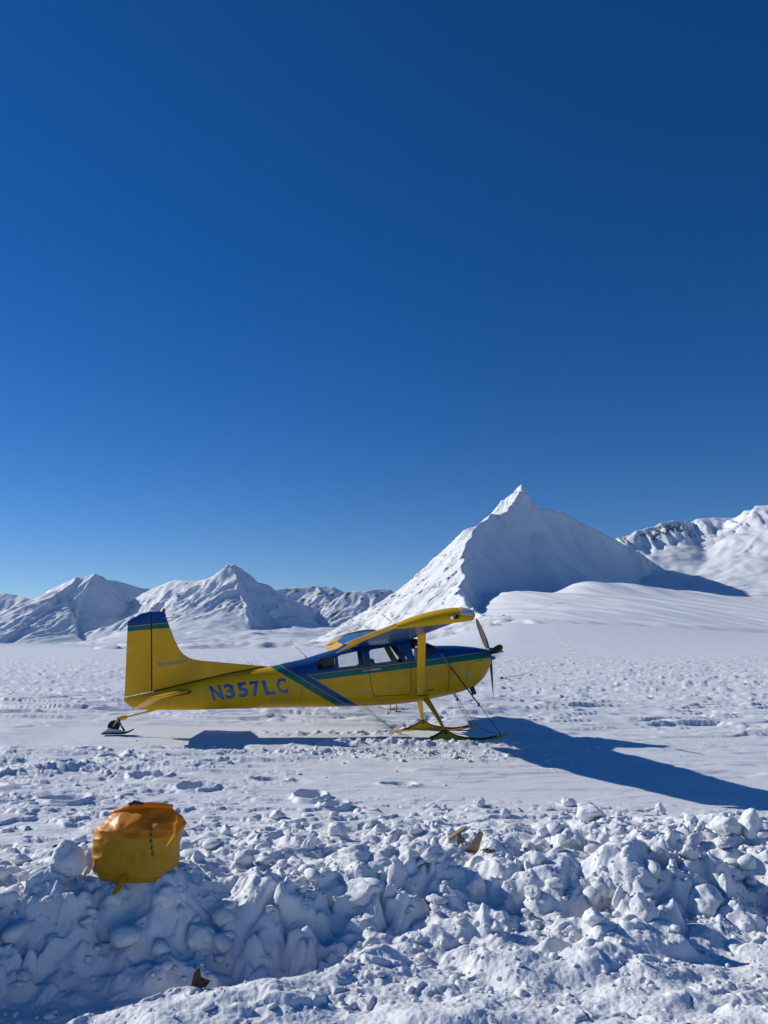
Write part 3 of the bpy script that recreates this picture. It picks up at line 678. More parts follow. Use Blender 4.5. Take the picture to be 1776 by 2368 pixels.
# ---- main gear: sprung legs, skis, rigging
SKI_Z = {1: -0.055, -1: -0.085}
for sd in (1, -1):
    zb = SKI_Z[sd]; rg = []
    for t in np.linspace(0, 1, 8):
        c = Vector((0.80, sd * 0.40, 0.70)).lerp(Vector((1.03, sd * 1.13, zb + 0.20)), t); w = 0.15 - 0.095 * t; th = 0.032 - 0.01 * t
        c.z += 0.03 * math.sin(PI * t)
        rg.append([(c.x + w / 2 * math.cos(a), c.y + th / 2 * math.sin(a) * 0.7, c.z + th / 2 * math.sin(a)) for a in [2 * PI * q / 14 for q in range(14)]])
    MB().rings(rg).build('gear_leg', M['yellow'], plane, angle=60)
    R0, R1 = sd * 1.15 - 0.14, sd * 1.15 + 0.14
    def bot(s): return zb + (0.115 * max(0, (s - 1.65) / 0.58) ** 2.0) - 0.06 * max(0, (0.75 - s) / 0.5) ** 2
    prof = [(s, bot(s)) for s in np.linspace(0.25, 2.23, 28)]
    rg = [[(s, R0, z), (s, R0, z + 0.026), (s, R1, z + 0.026), (s, R1, z)] for s, z in prof]
    ski = MB().rings(rg).build('ski', M['yellow'], plane, bevel=0.006, angle=40)
    # pedestal fairing: concave fin on top of the ski
    def crest(s):
        if s < 1.03: t = (1.03 - s) / 0.50; return bot(s) + 0.02 + 0.20 * max(0, 1 - t) ** 1.7
        t = (s - 1.03) / 1.05; return bot(s) + 0.022 + 0.20 * math.exp(-t * 5.2) + 0.02 * (1 - t)
    P = [(s, crest(s)) for s in list(np.linspace(0.55, 1.0, 10)) + [1.03, 1.06] + list(np.linspace(1.1, 2.06, 16))]
    P = [(s, min(z, zb + 0.205)) for s, z in P]
    MB().rings([[(s, sd * 1.15 - 0.075, bot(s) + 0.012), (s, sd * 1.15 - 0.055, z), (s, sd * 1.15 + 0.055, z), (s, sd * 1.15 + 0.075, bot(s) + 0.012)] for s, z in P]).build('ski_pedestal', M['yellow'], ski, angle=60)
    for q in (-1, 1):
        MB().tube([(s, sd * 1.15 + q * 0.056, z + 0.004) for s, z in P], 0.011, 6).build('edge_strip', M['black'], ski)
    MB().tube([(1.03, sd * 1.15 - 0.12, zb + 0.165), (1.03, sd * 1.15 + 0.12, zb + 0.165)], 0.024, 12).build('pivot_bolt', M['dark'], ski)
    MB().tube([(2.12, sd * 1.15, bot(2.12) + 0.03), (2.12, sd * 1.15, bot(2.12) + 0.075)], 0.014, 8).build('cable_lug', M['dark'], ski)
    T = Vector((2.12, sd * 1.15, bot(2.12) + 0.07)); U = Vector((1.20, sd * 0.545, 1.46)); m_ = U.lerp(T, 0.62)
    rig = MB().tube([tuple(U), tuple(m_)], 0.014, 8).build('bungee_cord', M['rubber'], plane)
    MB().tube([tuple(U.lerp(T, -.10)), tuple(U.lerp(T, .09))], 0.022, 8).build('cord_fitting', M['steel'], rig)
    MB().ball(tuple(m_), (0.05, 0.035, 0.08)).build('turnbuckle', M['dark'], rig)
    MB().tube([tuple(m_), tuple(T)], 0.006, 6).build('cable', M['dark'], rig)
    V = Vector((1.47, sd * 0.15, 0.80)); T2 = Vector((2.10, sd * 1.08, bot(2.1) + 0.05))
    MB().tube([tuple(V + (T2 - V) * t - Vector((0, 0, 0.22 * math.sin(PI * t) * (1 if sd > 0 else .2)))) for t in np.linspace(0, 1, 14)], 0.005, 6).build('safety_cable', M['dark'], plane)
    Wp, T3 = Vector((-0.457, sd * 0.45, 0.60)), Vector((0.50, sd * 1.1, zb + 0.03))
    MB().tube([tuple(Wp + (T3 - Wp) * t - Vector((0, 0, 0.10 * math.sin(PI * t)))) for t in np.linspace(0, 1, 14)], 0.004, 6).build('safety_cable', M['dark'], plane)

# ---- tail spring and ski
MB().tube([(-4.52, 0, 0.525), (-4.62, 0, 0.502), (-4.9, 0, 0.432), (-5.16, 0, 0.368)], [0.030, 0.03, 0.024, 0.022], 8, 0.7).build('tail_spring', M['yellow'], plane)
tw = MB().tube([(-5.12, 0, 0.378), (-5.20, 0, 0.362), (-5.30, 0, 0.335)], [0.035, 0.048, 0.04], 10).build('tail_wheel', M['yellow'], plane)
for q in (-1, 1): MB().tube([(-5.27, q * 0.03, 0.345), (-5.31, q * 0.07, 0.28), (-5.36, q * 0.07, 0.205)], [0.022, 0.017, 0.015], 8).build('fork', M['steel'], tw)
MB().rings([[(-5.36 + rr_ * math.cos(a), yy, 0.205 + rr_ * math.sin(a)) for a in [2 * PI * k / 24 for k in range(24)]] for yy, rr_ in ((-.045, .07), (-.045, .095), (-.03, .112), (.03, .112), (.045, .095), (.045, .07))]).build('tyre', M['rubber'], tw, angle=60)
def tbot(s): return 0.060 + 0.06 * max(0, (s + 5.18) / 0.19) ** 2
tsk = MB().rings([[(s, -w, tbot(s)), (s, -w, tbot(s) + .030), (s, w, tbot(s) + .030), (s, w, tbot(s))] for s, w in [(x_, 0.13 if x_ < -5.08 else 0.13 - 0.8 * (x_ + 5.08)) for x_ in np.linspace(-5.56, -4.98, 14)]]).build('tail_ski', M['rubber'], plane, bevel=0.004)
MB().rings([[(s, -w, 0.07), (s, -w * .75, z), (s, w * .75, z), (s, w, 0.07)] for s, w, z in ((-5.54, .07, .098), (-5.50, .07, .125), (-5.44, .07, .175), (-5.38, .07, .155), (-5.28, .07, .14), (-5.17, .06, .11), (-5.10, .04, .098))]).build('ski_shroud', M['white'], tsk, angle=50)
MB().tube([(-5.26, 0.05, 0.33), (-5.21, 0.06, 0.22), (-5.14, 0.05, 0.115)], [0.016, 0.014, 0.02], 8).build('brace', M['dark'], tsk)

# ---- cabin interior
MB().box((-0.1, 0, 0.80), (2.3, 0.9, 0.03)).build('cabin_floor', M['dark'], plane)
MB().rings([[(s, max(-.42, min(.12, r_)), z_) for (_, r_, z_) in fus_ring(s, 40, 0.06)] for s in (-1.50, -1.04)]).build('cabin_bulkhead', M['tan'], plane)
MB().prism([(-1.37, 1.24), (-1.37, 1.36), (-1.33, 1.39), (-1.29, 1.37), (-1.26, 1.34), (-1.21, 1.335), (-1.17, 1.36), (-1.13, 1.385), (-1.10, 1.36), (-1.10, 1.24)], 0.14, 0.22).build('baggage_pocket', M['seat'], plane)
for s0, hgt in ((-0.30, 1.50), (-1.0, 1.33)):
    for q in (-1, 1):
        lean = 0.12
        st = MB().rings([[(s0 + dx - lean * t + th, q * 0.27 + w * c, 0.86 + 0.26 + (hgt - 1.12) * t) for c, th in ((-1, -.05), (1, -.05), (1, .05), (-1, .05))] for t, w, dx in ((0, .2, 0.1), (.4, .22, .1), (.75, .2, .1), (.92, .15, .1), (1, .09, .1))]).build('seat', M['seat'], plane, bevel=0.015)
        MB().box((s0 + 0.28, q * 0.27, 1.03), (0.42, 0.42, 0.12)).build('seat_cushion', M['seat'], st, bevel=0.02)
MB().prism([(0.72, 1.0), (0.92, 1.0), (1.08, 1.55), (1.06, 1.68), (0.80, 1.735), (0.72, 1.70)], -0.46, 0.46).build('instrument_panel', M['black'], plane, bevel=0.01)
for q in (-1, 1):
    yk = MB().tube([(0.74, q * 0.25, 1.45), (0.56, q * 0.25, 1.47)], 0.014, 8).build('control_yoke', M['black'], plane)
    MB().tube([(0.56, q * 0.25 - .14, 1.56), (0.56, q * .25 - .13, 1.49), (0.56, q * .25, 1.46), (0.56, q * .25 + .13, 1.49), (0.56, q * .25 + .14, 1.56)], 0.016, 8).build('yoke_grip', M['black'], yk)
    MB().prism([(0.50, 1.90), (0.55, 1.90), (0.63, 1.80), (0.60, 1.79)], q * 0.08, q * 0.34).build('sun_visor', M['dark'], plane)
    # windshield tube braces
    MB().tube([(0.46, q * 0.30, 1.88), (0.92, q * 0.36, 1.70)], 0.013, 8).build('cabin_brace', M['dark'], plane)
for q in (-1, 1):
    hs = MB().ball((0.60, q * 0.12, 1.745), (0.10, 0.10, 0.11)).build('headset', M['black'], plane)
    MB().tube([(0.55, q * 0.12, 1.90), (0.57, q * .12, 1.82), (0.60, q * 0.12, 1.78)], 0.007, 6).build('headset_cord', M['black'], hs)

# ================================================================ GROUND SHEET
th = np.concatenate([np.linspace(-180, -40, 29)[:-1], np.linspace(-40, -34, 13)[:-1], np.linspace(-34, 34, 900), np.linspace(34, 40, 13)[1:], np.linspace(40, 180, 29)[1:-1]])
rows = [0.25]
while rows[-1] < 8600:
    d = rows[-1]
    st = 0.25 if d < 2.4 else 0.018 if d < 3.6 else 0.0085 if d < 6.2 else 0.019 if d < 10 else 0.0038 * d if d < 30 else 0.012 * d if d < 300 else 0.05 * d
    rows.append(d + st)
rows = np.array(rows)
TT, DD = np.meshgrid(np.radians(th), rows, indexing='ij')
GX, GY = (DD * np.sin(TT)).ravel(), (DD * np.cos(TT)).ravel()
GZ = ground_h(GX, GY)
far_drop = 0
gme = grid_mesh('snow_ground', np.stack([GX, GY, GZ - far_drop], 1), len(th), len(rows), wrap=True)
tag(link('snow_ground', gme, M['snow']), 'wind crusted white snow covering the flat glacier', kind='structure')

# ================================================================ MOUNTAINS
def densify(P, step, jit, zj, seed):
    P = [np.array(p, float) for p in P]; out = []
    for a, b in zip(P[:-1], P[1:]):
        k = max(1, int(np.linalg.norm(b[:2] - a[:2]) / step)); out += [a + (b - a) * i / k for i in range(k)]
    out.append(P[-1]); out = np.array(out); n = np.arange(len(out)) * 0.7 + seed * 13.7
    w = np.minimum(1, np.minimum(np.arange(len(out)), np.arange(len(out))[::-1]) / 2.0)
    out[:, 0] += jit * fbm(n, n * 0 + seed, 3) * w; out[:, 1] += jit * fbm(n, n * 0 + seed + 50, 3) * w; out[:, 2] += zj * fbm(n * 1.9, n * 0 + seed + 9, 3) * w
    return out
def roof(P, X, Y, base, left, right, cap=1.0):
    """ridge whose crest runs along P, falling to the base surface; left / right = (slope at the crest, concavity)"""
    best = np.array(base, float) - 1.0; U = np.zeros(X.shape); D = np.full(X.shape, 1e6); acc = 0.0
    for a, b in zip(P[:-1], P[1:]):
        ex, ey = b[0] - a[0], b[1] - a[1]; L2 = ex * ex + ey * ey; L = math.sqrt(L2)
        t = np.clip(((X - a[0]) * ex + (Y - a[1]) * ey) / L2, 0, 1)
        dx, dy = X - a[0] - t * ex, Y - a[1] - t * ey; d = np.hypot(dx, dy); lf = (ex * (Y - a[1]) - ey * (X - a[0])) > 0
        if cap != 1.0: d = d * (1 + (cap - 1) * np.clip(-((X - a[0]) * ex + (Y - a[1]) * ey) / (L * np.maximum(d, 1)), 0, 1) * (acc == 0))
        H = np.maximum(a[2] + t * (b[2] - a[2]) - base, 0.5)
        s0 = np.where(lf, left[0], right[0]); p = np.where(lf, left[1], right[1])
        z = base + H * np.clip(1 - d * s0 / (H * p), 0, 1) ** p
        k = z > best; best = np.where(k, z, best); U = np.where(k, acc + t * L, U); D = np.where(k, np.where(lf, d, -d), D); acc += L
    return best, U, D
def hill(name, x0, x1, nx, y0, y1, ny, fn, m, label):
    X, Y = np.meshgrid(np.linspace(x0, x1, nx), np.linspace(y0, y1, ny), indexing='ij'); X, Y = X.ravel(), Y.ravel()
    Z, rock = fn(X, Y)
    me = grid_mesh(name, np.stack([X, Y, Z], 1), nx, ny)
    a = me.attributes.new('rock', 'FLOAT', 'POINT'); a.data.foreach_set('value', np.ascontiguousarray(np.broadcast_to(rock, X.shape), np.float32))
    return tag(link(name, me, m), label, kind='structure')
F_RIB = [at(1208, 1118, 1900), at(1196, 1148, 1880), at(1176, 1182, 1850), at(1135, 1188, 1800), at(1098, 1222, 1720), at(1078, 1262, 1610), at(1070, 1318, 1480), at(1072, 1345, 1410), at(1058, 1368, 1330), at(1085, 1400, 1200), at(1112, 1424, 1060)]
L_RIB = [at(1208, 1118, 1900), at(1172, 1178, 1930), at(1130, 1196, 1950), at(1088, 1215, 1960), at(1000, 1305, 2000), at(930, 1385, 2050), at(850, 1470, 2100)]
B_RIB = [at(1208, 1118, 1900), at(1222, 1142, 1950), at(1240, 1172, 2010), at(1300, 1184, 2150), at(1400, 1236, 2300), at(1450, 1262, 2340), at(1478, 1278, 2330)]
RIBX = np.array([[p[1], p[0]] for p in F_RIB][::-1]); 
def main_fn(X, Y):
    g = ground_h(X, Y, fine=False)
    ribx = np.interp(Y, [600] + list(RIBX[:, 0]), [88] + list(RIBX[:, 1]))
    soft = np.interp(Y, [700, 1060, 1300, 1500], [300, 260, 150, 40])
    side = sstep(-0.6, 1.0, (X - ribx) / soft)
    lev = 0.075 * np.maximum(Y - 690, 0) * sstep(660, 900, Y)
    lev = np.minimum(lev, 0.075 * 690 + 0.012 * (Y - 1380))
    ap = g + 0.6 + side * np.maximum(lev, 0) + side * 1.2 * fbm(X / 420.0, Y / 420.0, 2) * sstep(760, 1000, Y)
    hx, hy = X - 392 - 0.12 * (Y - 1480), Y - 1480
    ap = ap + 20 * np.exp(-(np.where(hx < 0, hx / 60, hx / 240)) ** 2 - (np.where(hy < 0, hy / 110, hy / 80)) ** 2)
    ap = ap - 12 * np.exp(-((X - 318) / 38.0) ** 2 - ((Y - 1440) / 120.0) ** 2)
    wx = X + 5 * fbm(X / 70.0, Y / 70.0, 3); wy = Y + 5 * fbm(X / 70.0 + 9, Y / 70.0, 3)
    zf, uf, df = roof(densify(F_RIB, 22, 9, 7, 1), wx, wy, ap, (1.9, 2.3), (0.95, 1.12), 2.6)   # runs towards the camera
    zl, ul, dl = roof(densify(L_RIB, 26, 8, 10, 2), wx, wy, ap, (1.0, 1.05), (0.9, 1.0), 2.2)
    zb, ub, db = roof(densify(B_RIB, 30, 5, 4, 3), wx, wy, ap, (0.8, 1.2), (2.2, 3.2), 2.6)
    lit = (df > 0) * 0 + (X < np.interp(Y, RIBX[:, 0], RIBX[:, 1]))
    z = smax(smax(zf, zl, 3.0), zb, 6.0)
    # snow flutes and rock steps on the sunlit flank, soft gullies in the shaded bowl
    fl = ridged((Y + 0.35 * X) / 40.0 + 0.6 * perlin(X / 90, Y / 90), (X - 0.3 * Y) / 190.0, 4) - 1.2
    z = z + lit * (8.0 * fl + 2.2 * fbm(X / 26.0, Y / 9.0, 4)) * sstep(8, 60, np.abs(df)) * 1.0
    z = z + (1 - lit) * (2.0 * fbm((X - 300) / 34.0 + 0.3 * Y / 60, Y / 260.0, 3)) * sstep(20, 120, -db)
    tower = np.exp(-((X - F_RIB[0][0] + 12) / 46.0) ** 2 - ((Y - 1890) / 60.0) ** 2)
    z = z + tower * 8 * (ridged(X / 15.0, Y / 16.0, 3) - 1.25)
    Z = np.maximum(z, ap)
    edge = np.minimum(np.minimum(sstep(0, 60, X + 300), sstep(0, 90, Y - 640)), 1)
    Z = np.where(edge < 1, Z - (1 - edge) * 14, Z) + 0.05 * fbm(X / 22.0, Y / 14.0, 3)
    high = sstep(6, 40, z - ap)
    rock = lit * high * (0.30 + 0.16 * ridged((Y + 0.65 * X) / 30.0, (Y - X) / 110.0, 3) * 0.5 + 0.14 * fbm(X / 30.0, Y / 30.0, 3)) + 0.02
    rock = rock + (1 - lit) * high * (0.12 + 0.30 * np.clip(fbm(X / 9.0, Y / 60.0, 3) - 0.55, 0, 1)) - 0.2 * tower
    return Z, rock
hill('main_peak', -300, 1250, 500, 640, 2560, 560, main_fn, M['near_mountain'], 'steep pyramid peak with a sunlit fluted flank and a shaded bowl')

R_RIB = [at(1380, 1262, 2550), at(1432, 1246, 2560), at(1480, 1223, 2580), at(1550, 1207, 2620), at(1600, 1203, 2660), at(1700, 1196, 2640), at(1738, 1178, 2560), at(1780, 1168, 2520), at(1900, 1140, 2500), at(2100, 1160, 2500)]
def right_fn(X, Y):
    wx = X + 20 * fbm(X / 120.0, Y / 120.0, 3); wy = Y + 20 * fbm(X / 120.0 + 9, Y / 120.0, 3)
    base = 60 + 0.10 * np.maximum(Y - 1500, 0) + 0 * X
    z, u, d = roof(densify(R_RIB, 26, 10, 16, 5), wx, wy, base, (0.6, 1.2), (0.85, 2.6))
    fr = np.maximum(-d, 0)
    z = z + 16 * (ridged(X / 42.0, Y / 150.0, 4) - 1.2) * sstep(4, 40, fr) * (1 - sstep(70, 150, fr))
    z = z + 20 * (ridged(X / 60.0 + 4, Y / 75.0, 3) - 1.25) * np.exp(-((X - 1330) / 130.0) ** 2) * sstep(150, 260, fr) * (1 - sstep(300, 520, fr))
    z = z + 4 * fbm(X / 120.0, Y / 90.0, 4) * sstep(60, 200, fr)
    px = X / Y
    rock = (0.24 + 0.29 * np.exp(-((px - 0.37) / 0.055) ** 2) + 0.14 * (px > 0.47)) * sstep(2, 16, fr) * (1 - sstep(60, 95, fr)) + 0.24 * np.exp(-((X - 1330) / 120.0) ** 2 - ((fr - 330) / 80.0) ** 2)
    g = 0.112 * 1050 + 0.0 * X
    return np.where(Y < 1700, z - (1700 - Y) * 0.5, z), rock + 0.10 * fbm(X / 24.0, Y / 24.0, 3)
hill('far_ridge', 500, 2500, 380, 1560, 3000, 300, right_fn, M['near_mountain'], 'rock banded snow ridge behind the saddle of the pyramid peak')

def range_fn(ribs, extra, sharp, basefn, shade=lambda i, X, d: 0.0 * X):
    def fn(X, Y):
        wx = X + 22 * fbm(X / 240.0, Y / 240.0, 4); wy = Y + 22 * fbm(X / 240.0 + 9, Y / 240.0, 4)
        base = basefn(X, Y); Z = base.copy(); DM = 1e9 + 0 * X; SH = np.zeros(X.shape); W = np.full(X.shape, -1e9)
        for i, (P, dl, dr, jit) in enumerate(ribs):
            z, u, d = roof(densify(P, 90, jit, jit * 0.8, 20 + i), wx, wy, base, dl, dr)
            sh = shade(i, X, d); k = z > W; SH = np.where(k, sh, SH); W = np.maximum(W, z)
            Z = smax(Z, z, 5.0); DM = np.minimum(DM, np.abs(d))
        fl = ridged((X * 0.85 - 0.5 * Y) / 120.0 + 0.6 * perlin(X / 300, Y / 300), (Y * 0.85 + 0.5 * X) / 620.0, 4) - 1.2
        hi = sstep(20, 140, Z - base)
        Z = Z + hi * (sharp * fl + 0.25 * sharp * fbm(X / 45.0, Y / 45.0, 4)) * sstep(20, 150, DM) * (1 - 0.8 * SH)
        hi = hi * (1 - 0.45 * SH)
        return extra(X, Y, Z, fl, hi, base)
    return fn
def plainbase(X, Y): return -22 + 0 * X
def ex1(X, Y, Z, fl, hi, base):
    return Z, hi * (0.31 + 0.15 * fl + 0.16 * fbm(X / 90.0, Y / 90.0, 4)) * (0.6 + 0.5 * sstep(-1700, -1300, X))
P1 = at(216, 1327, 5400)
ribs1 = [
    ([at(-330, 1400, 6400), at(-120, 1372, 6300), at(10, 1371, 6200), at(45, 1374, 6200), at(80, 1392, 6100), at(140, 1440, 6000)], (.7, 1.2), (.7, 1.8), 12),
    ([at(60, 1408, 5500), at(125, 1368, 5450), at(165, 1340, 5400), at(178, 1334, 5380), at(192, 1338, 5400), P1, at(250, 1338, 5750), at(285, 1348, 6150), at(325, 1360, 6500), at(352, 1362, 6650), at(378, 1352, 6700)], (.8, 1.2), (.88, 1.06), 14),
    ([at(178, 1334, 5380), at(150, 1366, 5200), at(138, 1404, 5000), at(124, 1438, 4800), at(98, 1468, 4600), at(62, 1500, 4420)], (.98, 1.05), (.55, 1.5), 20),
]
hill('west_massif', -4300, -1150, 330, 4200, 6900, 280, range_fn(ribs1, ex1, 20, plainbase, lambda i, X, d: ((i == 2) & (d > 0) | (i == 1) & (d < 0) & (X > -2250)) * 1.0), M['mountain'], 'broad snow massif with a huge blue shaded face')
P2 = at(540, 1304, 5000)
ribs2 = [
    ([at(330, 1372, 5500), at(372, 1353, 5450), at(402, 1342, 5350), at(440, 1338, 5250), at(468, 1338, 5200), at(500, 1325, 5100), at(525, 1308, 5020), P2, at(556, 1310, 5060), at(582, 1336, 5220), at(640, 1374, 5600), at(700, 1400, 5850), at(760, 1412, 5950)], (.8, 1.2), (.85, 1.08), 26),
    ([P2, at(546, 1332, 4900), at(556, 1368, 4720), at(568, 1402, 4520), at(576, 1434, 4330)], (1.15, 1.08), (.62, 1.3), 14),
]
def field(X, Y):
    """snowfield rising to the foot of the peak, with a few crevasses"""
    px = X / Y
    g = 105 * sstep(2600, 4700, Y) * sstep(-0.42, -0.2, px) + 22 * fbm(X / 420.0, Y / 300.0, 4) * sstep(2500, 3400, Y)
    cv = -22 * np.exp(-((np.mod(Y + 0.25 * X + 60 * fbm(X / 200, Y / 200, 2), 260) - 130) / 16.0) ** 2) * sstep(0.05, 0.35, fbm(X / 330.0 + 3, Y / 330.0, 3)) * sstep(2900, 3300, Y)
    return g + cv - 14 * (1 - sstep(2400, 2800, Y))
def ex2(X, Y, Z, fl, hi, base):
    return Z, sstep(10, 60, Z - base) * (0.33 + 0.20 * fl + 0.18 * fbm(X / 70.0, Y / 70.0, 4))
hill('pointed_peak', -2350, 50, 330, 2400, 6000, 400, range_fn(ribs2, ex2, 24, field, lambda i, X, d: ((i == 1) & (d > 0) | (i == 0) & (d < 0) & (X > -1000)) * 1.0), M['mountain'], 'pointed snow peak with rock ribs above a crevassed snowfield')
ribs3 = [([at(590, 1376, 6600), at(640, 1364, 6600), at(662, 1358, 6620), at(730, 1354, 6700), at(770, 1358, 6700), at(815, 1380, 6600), at(840, 1400, 6500)], (.7, 1.2), (.7, 1.8), 22),
         ([at(735, 1354, 6700), at(750, 1376, 6500), at(757, 1398, 6300)], (.7, 1.6), (.5, 1.5), 16)]
def ex3(X, Y, Z, fl, hi, base):
    c = sstep(40, 160, Z)
    return Z, c * (0.41 + 0.22 * fl + 0.2 * fbm(X / 80.0, Y / 80.0, 4))
hill('rocky_hill', -1500, 150, 200, 5600, 7300, 160, range_fn(ribs3, ex3, 20, plainbase), M['mountain'], 'rounded rocky snow hill between the peaks')
ribs4 = [([at(770, 1392, 6000), at(805, 1370, 6000), at(850, 1366, 6020), at(880, 1358, 6050), at(900, 1362, 6050), at(922, 1384, 5950), at(960, 1440, 5800)], (.7, 1.2), (.7, 1.7), 20)]
hill('craggy_hill', -700, 700, 180, 5000, 6700, 160, range_fn(ribs4, ex3, 20, plainbase), M['mountain'], 'craggy snow hill beside the flank of the pyramid peak')

# ================================================================ SNOW CHUNKS
def chunk_mesh(seed, sub=3, flat=0.8, sharp=0.5, cuts=5, name='snow_chunk'):
    """a broken lump of snow: a ball cut by random planes, edges softened, surface pitted"""
    rg_ = random.Random(seed); b = bmesh.new(); bmesh.ops.create_icosphere(b, subdivisions=sub, radius=1.0)
    pl = []
    for _ in range(cuts):
        n_ = Vector((rg_.uniform(-1, 1), rg_.uniform(-1, 1), rg_.uniform(-0.5, 1))).normalized(); pl.append((n_, rg_.uniform(0.45, 0.85)))
    o = Vector((rg_.uniform(0, 90), rg_.uniform(0, 90), rg_.uniform(0, 90)))
    for v in b.verts:
        p = v.co.normalized()
        r = 1.0
        for n_, c in pl:
            q = p.dot(n_)
            if q > 1e-3: r = min(r, c / q + 0.06)
        r *= 1 + 0.22 * mnoise.noise(p * 1.4 + o) + 0.09 * mnoise.noise(p * 3.7 + o) + (0.05 * mnoise.noise(p * 8.1 + o) if sub > 2 else 0)
        if sub > 2: r *= 1 + 0.10 * (0.5 - abs(mnoise.noise(p * 2.3 + o * 2))) + 0.03 * mnoise.noise(p * 17 + o)
        v.co = p * r; v.co.z *= flat
    me = bpy.data.meshes.new(name); b.to_mesh(me); b.free(); smooth_mesh(me, None)
    return me
TPL = [chunk_mesh(100 + i, 2, rng.uniform(.6, .95), cuts=4 + i % 4) for i in range(14)]
TV = []
for me in TPL:
    v = np.zeros(len(me.vertices) * 3, np.float32); me.vertices.foreach_get('co', v)
    f = np.zeros(len(me.loops), np.int32); me.loops.foreach_get('vertex_index', f); TV.append((v.reshape(-1, 3), f.reshape(-1, 3)))
def scatter(name, pts, label):
    """pts: (x, y, size, sink); joined loose rubble lying on the snow"""
    V, Fc, base = [], [], 0
    P = np.array(pts); Z = ground_h(P[:, 0], P[:, 1])
    for (x, y, sz, sink), z in zip(pts, Z):
        tv, tf = TV[rng.randrange(len(TV))]; a = rng.uniform(0, 2 * PI); tl = rng.uniform(-.5, .5); c, s_ = math.cos(a), math.sin(a)
        Rm = np.array([[c, -s_, 0], [s_, c, 0], [0, 0, 1]]) @ np.array([[1, 0, 0], [0, math.cos(tl), -math.sin(tl)], [0, math.sin(tl), math.cos(tl)]])
        sc = np.array([sz * rng.uniform(.8, 1.35), sz * rng.uniform(.75, 1.2), sz * rng.uniform(.65, 1.1)])
        V.append((tv * sc) @ Rm.T + np.array([x, y, z + sz * sink])); Fc.append(tf + base); base += len(tv)
    V = np.concatenate(V); Fc = np.concatenate(Fc).astype(np.int32)
    me = bpy.data.meshes.new(name); me.vertices.add(len(V)); me.vertices.foreach_set('co', V.astype(np.float32).ravel())
    me.loops.add(Fc.size); me.loops.foreach_set('vertex_index', Fc.ravel()); me.polygons.add(len(Fc)); me.polygons.foreach_set('loop_start', np.arange(0, Fc.size, 3, dtype=np.int32))
    me.polygons.foreach_set('use_smooth', np.ones(len(Fc), bool)); me.update(calc_edges=True)
    return tag(link(name, me, M['chunk']), label, 'snow rubble', kind='stuff')
pts = []
def dens(x, y): return 0.5 + 0.5 * float(perlin(np.array([x / 0.7]), np.array([y / 0.6]))[0])
while len(pts) < 950:                                       # bank top
    x, t = rng.uniform(-3.6, 4.2), rng.random() ** 1.5; y = float(np.interp(x, WX, WB)) + 0.25 + t * 3.9
    if dens(x, y) * (1 - 0.75 * t) < rng.random() * 0.75: continue
    pts.append((x, y, (0.009 + 0.085 * rng.random() ** 5) * (1 - 0.3 * t), rng.uniform(-0.1, 0.35)))
while len(pts) < 1450:                                       # lower face and pit floor
    x = rng.uniform(-2.6, 3.6); y = float(np.interp(x, WX, WB)) + rng.uniform(-0.9, 0.35)
    if dens(x + 9, y) < rng.random(): continue
    pts.append((x, y, 0.008 + 0.035 * rng.random() ** 3.5, rng.uniform(-0.1, 0.35)))
while len(pts) < 1680:                                       # trodden ground up to the aircraft
    x, y = rng.gauss(-3.8, 2.4), rng.gauss(10.8, 1.6)
    if y < 8 or dens(x, y) < rng.random(): continue
    pts.append((x, y, 0.010 + 0.045 * rng.random() ** 5, rng.uniform(-0.3, 0.2)))
while len(pts) < 2080:                                       # clods thrown up by the skis
    x = rng.gauss(0.2, 1.9); y = rng.gauss(13.2 + 0.10 * x, 0.42)
    pts.append((x, y, 0.014 + 0.05 * rng.random() ** 4, rng.uniform(-0.2, 0.3)))
while len(pts) < 2140:
    x, y = rng.gauss(0, 4.5), rng.uniform(8, 13)
    pts.append((x, y, 0.010 + 0.04 * rng.random() ** 4, rng.uniform(-0.2, 0.3)))
while len(pts) < 6200:                                       # fine crumbs on the bank and the floor
    x = rng.uniform(-3.0, 3.8); y = float(np.interp(x, WX, WB)) + rng.gauss(0.5, 0.9)
    if y < 3.0 or dens(x * 1.7 + 4, y * 1.7) < rng.random() * 1.1: continue
    pts.append((x, y, 0.004 + 0.011 * rng.random() ** 2, rng.uniform(0.0, 0.5)))
scatter('snow_rubble', pts, 'loose crumbs and clods of broken snow strewn over the bank and the trodden ground')

def ground_hit(px, py):
    """first point of the snow surface along the direction of a photo pixel"""
    a, b = (px - PW / 2) / FPX, (PH / 2 - py) / FPX; dy = math.cos(PITCH) - b * math.sin(PITCH); dz = math.sin(PITCH) + b * math.cos(PITCH)
    Y = np.linspace(2.5, 40, 7500); X = a / dy * Y; Zr = CZ + dz / dy * Y; k = np.argmax(Zr <= ground_h(X, Y))
    return float(X[k]), float(Y[k]), float(Zr[k])
def block(px, py, w, h, seed, label, dpt=None, tilt=(0, 0, 0), flat=1.0, cuts=6, group=None, name='snow_block', sink=0.22):
    if w > .15 and py > 1940: w, h, sink = w * .72, h * .78, 0.45
    """a single distinct lump, w x h metres, its foot where the pixel meets the snow"""
    x, y, z = ground_hit(px, py)
    me = chunk_mesh(seed, 4, 1.0, cuts=cuts, name=name); co = np.zeros(len(me.vertices) * 3, np.float32); me.vertices.foreach_get('co', co); co = co.reshape(-1, 3)
    mn, mx = co.min(0), co.max(0); co = (co - mn) / (mx - mn) * np.array([w, dpt or w * .9, h]) - np.array([w / 2, (dpt or w * .9) / 2, sink * h]); me.vertices.foreach_set('co', co.ravel())
    o = link(name, me, M['chunk']); o.location = (x, y + (dpt or w) * .3, z); o.rotation_euler = tilt
    return tag(o, label, 'snow block', group)
block(712, 1962, .17, .24, 1, 'tall rounded snow block standing upright on the bank between bag and wood', tilt=(0, .1, .2))
